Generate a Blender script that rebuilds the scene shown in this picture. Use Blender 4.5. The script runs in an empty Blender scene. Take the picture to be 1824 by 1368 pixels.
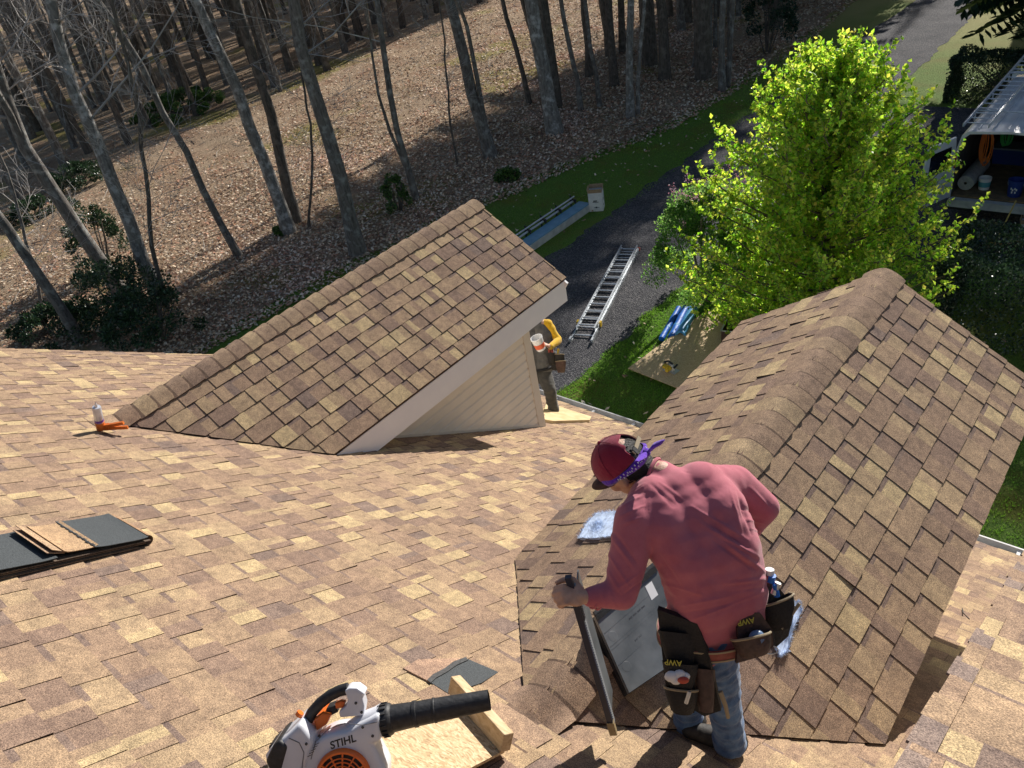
import bpy, bmesh, math, random
import numpy as np
from mathutils import Vector, Matrix, noise
R = math.radians
sin, cos, pi = math.sin, math.cos, math.pi
SC = bpy.context.scene
COL = SC.collection
rnd = random.Random(7)

# ------------------------------------------------------------------ camera, sky, sun
CAMZ = 8.5
F_PX = 1414.46                       # focal length in pixels of the 1824 wide photograph
PITCH, ROLL, YAW = R(34.0316), R(-11.3529), R(45.7322)
fw = Vector((-sin(YAW)*cos(PITCH), cos(YAW)*cos(PITCH), -sin(PITCH)))
rt0 = Vector((cos(YAW), sin(YAW), 0)); up0 = rt0.cross(fw)
RR = cos(ROLL)*rt0 + sin(ROLL)*up0
UU = -sin(ROLL)*rt0 + cos(ROLL)*up0
cam = bpy.data.cameras.new('camera'); camo = bpy.data.objects.new('camera', cam); COL.objects.link(camo)
cam.sensor_width = 36; cam.lens = 36*F_PX/1824; cam.clip_end = 2000; cam.clip_start = 0.05
m = Matrix((RR, UU, -fw)).transposed().to_4x4(); m.translation = (0, 0, CAMZ); camo.matrix_world = m
SC.camera = camo

SUN = Vector((-0.100, 0.836, 0.398)).normalized()
el = math.asin(SUN.z); az = math.atan2(SUN.x, SUN.y)
w = bpy.data.worlds.new('World'); SC.world = w; w.use_nodes = True
nt = w.node_tree
sky = nt.nodes.new('ShaderNodeTexSky'); sky.sky_type = 'NISHITA'; sky.sun_disc = False
sky.sun_elevation = el; sky.sun_rotation = az; sky.air_density = 1.0; sky.dust_density = 0.6
bg = nt.nodes['Background']; bg.inputs[1].default_value = 0.070
nt.links.new(sky.outputs[0], bg.inputs[0])
sl = bpy.data.lights.new('sun', 'SUN'); sl.energy = 5.0; sl.angle = R(0.53); sl.color = (1.0, 0.945, 0.87)
so = bpy.data.objects.new('sun', sl); COL.objects.link(so)
so.rotation_euler = (-SUN).to_track_quat('-Z', 'Y').to_euler(); so.location = (0, 30, 40)
SC.view_settings.view_transform = 'Standard'; SC.view_settings.look = 'None'
SC.view_settings.exposure = 0.46; SC.view_settings.gamma = 1.0
SC.cycles.max_bounces = 6; SC.cycles.transparent_max_bounces = 6

# ------------------------------------------------------------------ pixel helpers (unproject onto real surfaces)
CAM = Vector((0, 0, CAMZ))
def ray(x, y): return (fw*F_PX + RR*(x-912) - UU*(y-684))/F_PX
def P(x, y, d): return CAM + ray(x, y)*d            # point at depth d metres
def G(x, y, z=0.0):                                 # point on the ground
    d = ray(x, y); return CAM + d*((z-CAMZ)/d.z)
T = math.tan(R(32.672)); AR = R(32.672); CA, SA = cos(AR), sin(AR)
def roofz(y): return CAMZ - 2.1 - T*y
def RF(x, y, off=0.0):                              # point on the main roof
    d = ray(x, y); return CAM + d*((-2.1+off)/(d.z+T*d.y))
D2X, D2R, HALF = -0.70*2.1, CAMZ-1.35*2.1, 0.4975*2.1
def RS(x, y, off=0.0):                              # point on the right slope of the near dormer
    d = ray(x, y); t = (D2R+T*D2X+off-CAMZ)/(d.z+T*d.x); return CAM + d*t
NROOF = Vector((0, SA, CA)); NRS = Vector((SA, 0, CA))

# ------------------------------------------------------------------ materials
MATS = {}
def mat(name, col=(.5, .5, .5), rough=.6, metal=0, spec=.5, build=None, **kw):
    if name in MATS: return MATS[name]
    m = bpy.data.materials.new(name); m.use_nodes = True; MATS[name] = m
    b = m.node_tree.nodes['Principled BSDF']
    b.inputs['Base Color'].default_value = (*col, 1); b.inputs['Roughness'].default_value = rough
    b.inputs['Metallic'].default_value = metal; b.inputs['Specular IOR Level'].default_value = spec
    for k, v in kw.items(): b.inputs[k].default_value = v
    if build: build(m.node_tree, b)
    return m
def N(nt, t, **kw):
    n = nt.nodes.new('ShaderNode'+t)
    for k, v in kw.items():
        if k in n.inputs.keys(): n.inputs[k].default_value = v
        else: setattr(n, k, v)
    return n
def coords(nt, scale=None):
    g = N(nt, 'NewGeometry'); return g.outputs['Position']
def noise_n(nt, scale, detail=3, rough=.55, vec=None, dist=0):
    n = N(nt, 'TexNoise'); n.inputs['Scale'].default_value = scale; n.inputs['Detail'].default_value = detail
    n.inputs['Roughness'].default_value = rough; n.inputs['Distortion'].default_value = dist
    nt.links.new(vec or coords(nt), n.inputs['Vector']); return n.outputs['Fac']
def ramp(nt, fac, stops, interp='LINEAR'):
    r = N(nt, 'ValToRGB'); r.color_ramp.interpolation = interp
    while len(r.color_ramp.elements) < len(stops): r.color_ramp.elements.new(.5)
    for e, (p, c) in zip(r.color_ramp.elements, stops):
        e.position = p; e.color = (*c, 1) if len(c) == 3 else c
    nt.links.new(fac, r.inputs[0]); return r.outputs[0]
def mixc(nt, fac, a, b, mode='MIX'):
    n = N(nt, 'Mix'); n.data_type = 'RGBA'; n.blend_type = mode
    for s, v in ((n.inputs[0], fac), (n.inputs[6], a), (n.inputs[7], b)):
        if hasattr(v, 'links'): nt.links.new(v, s)
        elif isinstance(v, tuple): s.default_value = (*v, 1) if len(v) == 3 else v
        else: s.default_value = v
    return n.outputs[2]
def bump(nt, b, h, strength=.5, dist=.01):
    n = N(nt, 'Bump'); n.inputs['Strength'].default_value = strength; n.inputs['Distance'].default_value = dist
    nt.links.new(h, n.inputs['Height']); nt.links.new(n.outputs[0], b.inputs['Normal'])
def attr(nt, name='col'):
    a = N(nt, 'Attribute'); a.attribute_name = name; return a.outputs['Color']

def b_shingle(nt, b):
    c = attr(nt)
    g1 = noise_n(nt, 230, 2, .7); g2 = noise_n(nt, 520, 1, .6); lo = noise_n(nt, 5, 3, .6)
    k = ramp(nt, g1, [(.30, (.45, .42, .41)), (.5, (1, 1, 1)), (.70, (1.75, 1.68, 1.55))])
    k2 = ramp(nt, g2, [(.3, (.6, .6, .6)), (.7, (1.45, 1.43, 1.4))])
    k3 = ramp(nt, lo, [(.3, (.86, .86, .88)), (.7, (1.13, 1.12, 1.1))])
    k4 = ramp(nt, noise_n(nt, 24, 3, .65), [(.32, (.80, .79, .80)), (.68, (1.2, 1.19, 1.14))])
    o = mixc(nt, 1, c, k, 'MULTIPLY'); o = mixc(nt, .8, o, k2, 'MULTIPLY'); o = mixc(nt, 1, o, k3, 'MULTIPLY'); o = mixc(nt, 1, o, k4, 'MULTIPLY')
    nt.links.new(o, b.inputs['Base Color']); bump(nt, b, g1, .45, .004)
M_SH = mat('shingle', rough=.95, spec=.15, build=b_shingle)
def b_noise(c1, c2, sc, bmp=0, detail=4, sc2=None):
    def f(nt, b):
        n = noise_n(nt, sc, detail); o = ramp(nt, n, [(.32, c1), (.68, c2)])
        nt.links.new(o, b.inputs['Base Color'])
        if bmp: bump(nt, b, noise_n(nt, sc2 or sc, detail), bmp, .01)
    return f
M_WHITE = mat('white_trim', rough=.5, build=b_noise((.80, .80, .83), (.88, .88, .89), 3, .05))
M_SIDE = mat('cream_siding', rough=.6, build=b_noise((.74, .68, .59), (.82, .76, .67), 2.5, .15, 4, 60))
M_GUT = mat('gutter_metal', rough=.4, build=b_noise((.42, .42, .42), (.6, .6, .59), 6))
M_ALU = mat('aluminium', rough=.5, metal=.8, build=b_noise((.46, .49, .52), (.62, .65, .68), 20))
M_BLACK = mat('black_rubber', rough=.55, build=b_noise((.012, .012, .013), (.03, .03, .032), 60, .2))
M_DARKGRAN = mat('dark_granule', rough=.85, build=b_noise((.03, .035, .038), (.085, .095, .10), 260, .4, 2))
def b_attr(rough=1):
    def f(nt, b):
        c = attr(nt); n = noise_n(nt, 30, 2); k = ramp(nt, n, [(.3, (.75, .75, .75)), (.7, (1.25, 1.25, 1.25))])
        nt.links.new(mixc(nt, 1, c, k, 'MULTIPLY'), b.inputs['Base Color'])
    return f
M_LEAFLIT = mat('dead_leaf', rough=.8, spec=.3, build=b_attr())
M_LITTER = None
def leafmat(name, tr=.45, rough=.45):
    def f(nt, b):
        c = attr(nt); nt.links.new(c, b.inputs['Base Color'])
        t = N(nt, 'BsdfTranslucent'); hs = N(nt, 'HueSaturation'); hs.inputs['Value'].default_value = 2.1 if tr > .3 else 1.3
        hs.inputs['Saturation'].default_value = 1.05
        nt.links.new(c, hs.inputs['Color']); nt.links.new(hs.outputs[0], t.inputs['Color'])
        mx = N(nt, 'MixShader'); mx.inputs[0].default_value = tr
        nt.links.new(b.outputs[0], mx.inputs[1]); nt.links.new(t.outputs[0], mx.inputs[2])
        nt.links.new(mx.outputs[0], nt.nodes['Material Output'].inputs['Surface'])
    return mat(name, rough=rough, spec=.5, build=f)
M_LEAF = leafmat('young_leaf', .60); M_DLEAF = leafmat('dark_leaf', .2, .3); M_GRASSB = leafmat('grass_blade', .4, .6)
def b_bark(c1, c2, c3):
    def f(nt, b):
        p = coords(nt); mp = N(nt, 'Mapping'); mp.inputs['Scale'].default_value = (1, 1, .25); nt.links.new(p, mp.inputs[0])
        n = noise_n(nt, 18, 5, .65, mp.outputs[0]); n2 = noise_n(nt, 5, 3, .6)
        o = ramp(nt, n, [(.3, c1), (.6, c2)]); o = mixc(nt, ramp(nt, n2, [(.5, (0, 0, 0)), (.68, (1, 1, 1))]), o, c3)
        nt.links.new(o, b.inputs['Base Color']); bump(nt, b, n, .8, .03)
    return f
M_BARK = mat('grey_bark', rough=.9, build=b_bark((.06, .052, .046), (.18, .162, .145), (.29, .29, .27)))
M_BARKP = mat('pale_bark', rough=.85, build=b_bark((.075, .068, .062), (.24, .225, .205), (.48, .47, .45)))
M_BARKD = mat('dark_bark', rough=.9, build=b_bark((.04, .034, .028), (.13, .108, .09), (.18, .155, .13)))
M_TWIG = mat('twig', rough=.7, build=b_noise((.22, .20, .185), (.50, .475, .45), 1.5))

# ------------------------------------------------------------------ mesh builder
class MB:
    def __init__(s): s.v = []; s.f = []; s.c = []; s.m = []
    def add(s, vs, fs, col=(1, 1, 1), mi=0):
        o = len(s.v); s.v.extend([tuple(v) for v in vs])
        for f in fs: s.f.append([o+i for i in f]); s.c.append(col); s.m.append(mi)
    def box(s, c, ax, h, col=(1, 1, 1), mi=0, taper=1.0):      # centre, three axis vectors, half sizes
        ax = [Vector(a).normalized() for a in ax]; c = Vector(c); vs = []
        for k in (-1, 1):
            t = taper if k > 0 else 1
            for i, j in ((-1, -1), (1, -1), (1, 1), (-1, 1)):
                vs.append(c+ax[0]*h[0]*i*t+ax[1]*h[1]*j*t+ax[2]*h[2]*k)
        s.add(vs, [(3, 2, 1, 0), (4, 5, 6, 7), (0, 1, 5, 4), (1, 2, 6, 5), (2, 3, 7, 6), (3, 0, 4, 7)], col, mi)
    def abox(s, x0, x1, y0, y1, z0, z1, col=(1, 1, 1), mi=0):
        s.box(((x0+x1)/2, (y0+y1)/2, (z0+z1)/2), ((1, 0, 0), (0, 1, 0), (0, 0, 1)), ((x1-x0)/2, (y1-y0)/2, (z1-z0)/2), col, mi)
    def bar(s, a, b, w_, h_, upv=(0, 0, 1), col=(1, 1, 1), mi=0):   # rectangular bar from a to b
        a, b = Vector(a), Vector(b); d = (b-a); u = Vector(upv); x = d.cross(u).normalized(); u = x.cross(d).normalized()
        s.box((a+b)/2, (x, u, d), (w_/2, h_/2, d.length/2), col, mi)
    def tube(s, pts, rad, n=8, col=(1, 1, 1), mi=0, cap=True, sq=1.0, upv=None):
        pts = [Vector(p) for p in pts]
        if not hasattr(rad, '__len__'): rad = [rad]*len(pts)
        o = len(s.v); prev = None
        for i, p in enumerate(pts):
            d = (pts[min(i+1, len(pts)-1)]-pts[max(i-1, 0)]).normalized()
            if prev is None:
                a = Vector(upv) if upv else (Vector((0, 0, 1)) if abs(d.z) < .9 else Vector((1, 0, 0)))
                x = d.cross(a).normalized()
            else:
                x = (prev - d*prev.dot(d)).normalized()
            prev = x; y = d.cross(x)
            for k in range(n):
                t = 2*pi*k/n; s.v.append(tuple(p+(x*cos(t)+y*sin(t)*sq)*rad[i]))
        for i in range(len(pts)-1):
            for k in range(n):
                k2 = (k+1) % n
                s.f.append([o+i*n+k, o+i*n+k2, o+(i+1)*n+k2, o+(i+1)*n+k]); s.c.append(col); s.m.append(mi)
        if cap:
            s.f.append([o+k for k in range(n)][::-1]); s.c.append(col); s.m.append(mi)
            s.f.append([o+(len(pts)-1)*n+k for k in range(n)]); s.c.append(col); s.m.append(mi)
    def lathe(s, c, axis, prof, n=20, col=(1, 1, 1), mi=0, closed=False):      # prof: (distance along axis, radius)
        c = Vector(c); ax = Vector(axis).normalized(); a = Vector((0, 0, 1)) if abs(ax.z) < .9 else Vector((1, 0, 0))
        x = ax.cross(a).normalized(); y = ax.cross(x); o = len(s.v)
        for d, r in prof:
            for k in range(n): t = 2*pi*k/n; s.v.append(tuple(c+ax*d+(x*cos(t)+y*sin(t))*max(r, 1e-4)))
        for i in range(len(prof)-1):
            for k in range(n):
                k2 = (k+1) % n; s.f.append([o+i*n+k, o+i*n+k2, o+(i+1)*n+k2, o+(i+1)*n+k]); s.c.append(col); s.m.append(mi)
    def ball(s, c, r, n=10, col=(1, 1, 1), mi=0, frame=None):
        fr = frame or ((1, 0, 0), (0, 1, 0), (0, 0, 1)); fr = [Vector(a) for a in fr]
        if not hasattr(r, '__len__'): r = (r, r, r)
        c = Vector(c); o = len(s.v); mrows = max(4, n//2+1)
        for i in range(mrows+1):
            ph = pi*i/mrows
            for k in range(n):
                t = 2*pi*k/n; s.v.append(tuple(c+fr[0]*r[0]*sin(ph)*cos(t)+fr[1]*r[1]*sin(ph)*sin(t)+fr[2]*r[2]*cos(ph)))
        for i in range(mrows):
            for k in range(n):
                k2 = (k+1) % n; s.f.append([o+i*n+k, o+(i+1)*n+k, o+(i+1)*n+k2, o+i*n+k2]); s.c.append(col); s.m.append(mi)
    def prism(s, poly, depth, org, ax, ay, az, col=(1, 1, 1), mi=0, bev=0):    # 2D outline extruded from az*0 to az*depth
        org, ax, ay, az = Vector(org), Vector(ax), Vector(ay), Vector(az); n = len(poly)
        cx = sum(p[0] for p in poly)/n; cy = sum(p[1] for p in poly)/n
        def ring(sc_, d):
            return [org+ax*(p[0]+(cx-p[0])*sc_)+ay*(p[1]+(cy-p[1])*sc_)+az*d for p in poly]
        rings = [ring(bev, 0), ring(0, depth*.18 if bev else 0), ring(0, depth*.82 if bev else depth), ring(bev, depth)] if bev else [ring(0, 0), ring(0, depth)]
        vs = [v for r in rings for v in r]; fs = []
        for i in range(len(rings)-1):
            for k in range(n): k2 = (k+1) % n; fs.append((i*n+k, i*n+k2, (i+1)*n+k2, (i+1)*n+k))
        fs.append(tuple(range(n))[::-1]); fs.append(tuple((len(rings)-1)*n+k for k in range(n)))
        s.add(vs, fs, col, mi)
    def quad(s, a, b, c, d, col=(1, 1, 1), mi=0): s.add((a, b, c, d), ((0, 1, 2, 3),), col, mi)
    def build(s, name, mats, parent=None, smooth=False, origin=None):
        if not isinstance(mats, (list, tuple)): mats = [mats]
        o = Vector(origin) if origin is not None else (wloc(parent) if parent else Vector((0, 0, 0)))
        me = bpy.data.meshes.new(name)
        vv = [(v[0]-o.x, v[1]-o.y, v[2]-o.z) for v in s.v]
        me.from_pydata(vv, [], s.f)
        for mm in mats: me.materials.append(mm)
        me.polygons.foreach_set('material_index', s.m)
        ca = me.attributes.new('col', 'FLOAT_COLOR', 'FACE')
        arr = np.ones((len(s.c), 4), dtype=np.float32); arr[:, :3] = np.array([c[:3] for c in s.c]) if s.c else arr[:, :3]
        ca.data.foreach_set('color', arr.ravel())
        if smooth: me.polygons.foreach_set('use_smooth', [True]*len(s.f))
        me.update()
        ob = bpy.data.objects.new(name, me); COL.objects.link(ob)
        if parent: ob.parent = parent
        else: ob.location = o
        if smooth:
            try: me.set_sharp_from_angle(angle=R(42))
            except Exception: pass
        return ob
def wloc(o):
    l = Vector(o.location)
    while o.parent: o = o.parent; l += Vector(o.location)
    return l
def tag(o, label=None, cat=None, group=None, kind=None):
    for k, v in (('label', label), ('category', cat), ('group', group), ('kind', kind)):
        if v: o[k] = v
    return o
def thing(name, label, cat, loc=(0, 0, 0), group=None):
    o = bpy.data.objects.new(name, None); COL.objects.link(o); o.location = loc; o.empty_display_size = .2
    return tag(o, label, cat, group)
def ngon_clip(poly, a, b, c):        # keep a*u+b*v<=c
    out = []
    for i in range(len(poly)):
        p, q = poly[i], poly[(i+1) % len(poly)]
        dp, dq = a*p[0]+b*p[1]-c, a*q[0]+b*q[1]-c
        if dp <= 1e-9: out.append(p)
        if (dp < 0 < dq) or (dq < 0 < dp): t = dp/(dp-dq); out.append((p[0]+(q[0]-p[0])*t, p[1]+(q[1]-p[1])*t))
    return out
def halfplanes(poly):
    area = sum(poly[i][0]*poly[(i+1) % len(poly)][1]-poly[(i+1) % len(poly)][0]*poly[i][1] for i in range(len(poly)))
    if area < 0: poly = poly[::-1]
    hp = []
    for i in range(len(poly)):
        p, q = poly[i], poly[(i+1) % len(poly)]; dx, dy = q[0]-p[0], q[1]-p[1]
        hp.append((dy, -dx, dy*p[0]-dx*p[1]))
    return hp

# ------------------------------------------------------------------ shingled surfaces
PAL = [((.435, .335, .20), 9), ((.36, .266, .172), 18), ((.318, .228, .155), 28), ((.28, .197, .142), 27), ((.235, .165, .128), 14), ((.20, .148, .125), 4)]
def pal(r):
    t = r.random()*sum(w_ for _, w_ in PAL)
    for c, w_ in PAL:
        t -= w_
        if t <= 0: break
    j = 1+.1*(r.random()-.5); return (c[0]*j, c[1]*j, c[2]*j)
def shingles(mb, org, u, v, poly, expo=.143, seed=1, off=.004, curl=.12, thick=1.0, bright=1.0):
    """poly in (u,v) metres, v runs up the slope; every tab is its own wedge"""
    r = random.Random(seed); org, u, v = Vector(org), Vector(u).normalized(), Vector(v).normalized(); n = u.cross(v)
    if n.z < 0: n = -n
    hp = halfplanes(poly); flip = u.cross(v).dot(n) < 0
    us = [p[0] for p in poly]; vs = [p[1] for p in poly]
    def piece(pl, v0, h0, h1, hb, col, lift=0, lu=0):
        for a, b, c in hp:
            pl = ngon_clip(pl, a, b, c)
            if len(pl) < 3: return
        def hh(p):
            t = (p[1]-v0)/expo; e = lift*max(0, 1-t*1.6)*(1 if not lu else max(0, 1-abs(p[0]-lu)/.14)); return off+(h0*(1-t)+h1*t)+e
        k = len(pl); top = [org+u*p[0]+v*p[1]+n*hh(p) for p in pl]; bot = [org+u*p[0]+v*p[1]+n*(hb-.004) for p in pl]
        if flip: idx = list(range(k))[::-1]
        else: idx = list(range(k))
        fs = [tuple(idx)]+[(i, i+k, (i+1) % k+k, (i+1) % k) if not flip else (i, (i+1) % k, (i+1) % k+k, i+k) for i in range(k)]
        o = len(mb.v); mb.v.extend([tuple(x) for x in top+bot])
        dk = (col[0]*.16, col[1]*.14, col[2]*.14)  # edge faces coloured dark to stand in for shadow lines along the courses
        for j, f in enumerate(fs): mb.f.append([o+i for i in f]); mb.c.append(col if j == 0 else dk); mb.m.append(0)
    rows = int((max(vs)-min(vs))/expo)+2
    for i in range(rows):
        v0 = min(vs)+i*expo; x = min(us)-r.random()*.3; x1 = max(us)
        while x < x1:
            wt = r.choice((.09, .11, .12, .13, .15, .18)); wg = r.choice((.07, .09, .11, .13, .16))
            ct, cg = pal(r), pal(r); ct = tuple(a*bright for a in ct); cg = tuple(a*bright for a in cg)
            sl_ = (r.random()-.5)*.012
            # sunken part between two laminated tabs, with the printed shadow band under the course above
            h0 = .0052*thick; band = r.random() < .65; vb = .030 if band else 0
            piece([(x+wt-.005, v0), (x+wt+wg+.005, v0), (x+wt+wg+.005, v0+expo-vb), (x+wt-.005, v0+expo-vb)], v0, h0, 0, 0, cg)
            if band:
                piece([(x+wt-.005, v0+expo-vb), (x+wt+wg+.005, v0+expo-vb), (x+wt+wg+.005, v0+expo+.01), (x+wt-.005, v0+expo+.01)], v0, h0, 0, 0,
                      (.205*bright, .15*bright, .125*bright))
            lift = r.uniform(.002, .006) if r.random() < curl else 0
            parts = [(x, x+wt, ct)]
            if r.random() < .4:
                q = x+wt*r.uniform(.3, .7); parts = [(x, q, ct), (q, x+wt, tuple(a*bright for a in pal(r)))]
            for a, b, c in parts:
                piece([(a, v0), (b+(sl_ if b == x+wt else 0), v0), (b, v0+expo+.006), (a, v0+expo+.006)], v0, .0088*thick, .0025*thick, 0, c, lift, (x if r.random() < .5 else x+wt) if lift else 0)
            x += wt+wg
def ridge_caps(mb, xr, zr, y0, y1, seed=3, rad=.075, wid=.145):
    """bent cap shingles lapping from the free end back to the main roof"""
    r = random.Random(seed); e = .138; y = y1; prof = []
    import itertools
    for k in range(-8, 9):
        t = k/8.0; x = t*wid; z = -abs(x)*T
        z = -(math.sqrt(x*x+rad*rad*.45)-rad*.67)*T-.004 ; prof.append((x*CA*1.05, z))
    while y > y0:
        c = pal(r); c = (c[0]*.6+.165, c[1]*.6+.118, c[2]*.6+.084); ya = y; yb = y-e-.012
        jx = r.uniform(-.004, .004); li = r.uniform(.0, .004)
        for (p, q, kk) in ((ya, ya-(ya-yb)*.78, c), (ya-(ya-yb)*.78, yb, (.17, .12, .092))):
            ta = (ya-p)/(ya-yb); tb = (ya-q)/(ya-yb); top = []; 
            for yy, t in ((p, ta), (q, tb)):
                h = .018-.013*t+li*.6*(1-t)
                rowv = []
                for i, (x, z) in enumerate(prof):
                    s_ = abs(i-8)/8; yc = yy-(.012*max(0, s_-.8)/.2 if t == 0 else 0)
                    nx = SA*(1 if x > 0 else -1)*min(1, abs(x)/.06)
                    rowv.append((xr+jx+x+nx*h, yc, max(zr+z+h*CA, roofz(yc)+.010+h*.5)))
                top.append(rowv)
            n = len(prof); vs = top[0]+top[1]
            mb.add(vs, [(i, i+1, n+i+1, n+i) for i in range(n-1)], kk)
            low = [(a[0]-(.012 if i > 8 else -.012), a[1], max(a[2]-.016, roofz(a[1])+.002)) for i, a in enumerate(top[0])]
            low2 = [(a[0]-(.012 if i > 8 else -.012), a[1], a[2]-.016) for i, a in enumerate(top[1])]
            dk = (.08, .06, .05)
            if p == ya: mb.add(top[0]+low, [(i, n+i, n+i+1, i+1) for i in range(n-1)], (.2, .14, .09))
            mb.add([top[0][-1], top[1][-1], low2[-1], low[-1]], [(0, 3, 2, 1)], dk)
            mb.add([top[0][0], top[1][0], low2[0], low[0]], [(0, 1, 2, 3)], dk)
        y -= e

EAVE_Y, RAKE_X, RAKE_R = 6.34, -7.9, 4.2
house = thing('house', 'house with tan brown asphalt shingle roof, cream siding and two gabled dormers', 'house', (-2, 3, 0))
TOPY = -3.2
mb = MB()
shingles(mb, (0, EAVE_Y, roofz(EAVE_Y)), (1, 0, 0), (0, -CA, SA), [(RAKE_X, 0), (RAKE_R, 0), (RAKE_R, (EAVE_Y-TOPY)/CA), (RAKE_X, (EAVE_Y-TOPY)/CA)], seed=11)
# deck below the shingles
for s_ in (0,):
    a = [(RAKE_X, EAVE_Y, roofz(EAVE_Y)), (RAKE_R, EAVE_Y, roofz(EAVE_Y)), (RAKE_R, TOPY, roofz(TOPY)), (RAKE_X, TOPY, roofz(TOPY))]
    b = [(p[0], p[1], p[2]-.05) for p in a]
    mb.add(a+b, [(0, 1, 2, 3), (7, 6, 5, 4), (0, 4, 5, 1), (1, 5, 6, 2), (2, 6, 7, 3), (3, 7, 4, 0)], (.15, .11, .08))
main_roof = mb.build('roof', M_SH, house)
mb = MB()    # other side of the main roof, behind the camera
a = [(RAKE_X, TOPY, roofz(TOPY)), (RAKE_R, TOPY, roofz(TOPY)), (RAKE_R, TOPY-9.5, roofz(EAVE_Y)), (RAKE_X, TOPY-9.5, roofz(EAVE_Y))]
mb.add(a+[(p[0], p[1], p[2]-.05) for p in a], [(0, 1, 2, 3), (7, 6, 5, 4), (0, 4, 5, 1), (1, 5, 6, 2), (2, 6, 7, 3), (3, 7, 4, 0)], (.32, .21, .13))
mb.build('roof', M_SH, house)
# walls of the house under the roof
mb = MB(); wy0, wy1 = TOPY-9.2, EAVE_Y-.35
pts = [(wy0, 0), (wy1, 0), (wy1, roofz(wy1)-.12), (TOPY, roofz(TOPY)-.12), (wy0, roofz(EAVE_Y)-.1)]
mb.prism(pts, RAKE_R-RAKE_X-.6, (RAKE_X+.3, 0, 0), (0, 1, 0), (0, 0, 1), (1, 0, 0)); mb.build('wall', M_SIDE, house)
# fascia, rake boards and soffit
mb = MB(); ez = roofz(EAVE_Y)
mb.abox(RAKE_X, RAKE_R, EAVE_Y-.02, EAVE_Y+.003, ez-.19, ez-.012); mb.abox(RAKE_X, RAKE_R, EAVE_Y-.36, EAVE_Y-.022, ez-.19, ez-.17)
mb.bar((RAKE_X-.012, EAVE_Y, ez-.10), (RAKE_X-.012, TOPY, roofz(TOPY)-.10), .022, .17)
mb.build('fascia', M_WHITE, house)
mb = MB()    # gutter
mb.abox(RAKE_X, RAKE_R, EAVE_Y+.004, EAVE_Y+.012, ez-.13, ez-.006); mb.abox(RAKE_X, RAKE_R, EAVE_Y+.012, EAVE_Y+.10, ez-.13, ez-.122)
mb.abox(RAKE_X, RAKE_R, EAVE_Y+.10, EAVE_Y+.108, ez-.13, ez-.01); mb.abox(RAKE_X, RAKE_R, EAVE_Y+.098, EAVE_Y+.114, ez-.01, ez-.002)
x = RAKE_X+.3
while x < RAKE_R: mb.abox(x, x+.03, EAVE_Y+.013, EAVE_Y+.098, ez-.022, ez-.016); x += .6
mb.build('gutter', M_GUT, house)

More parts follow.
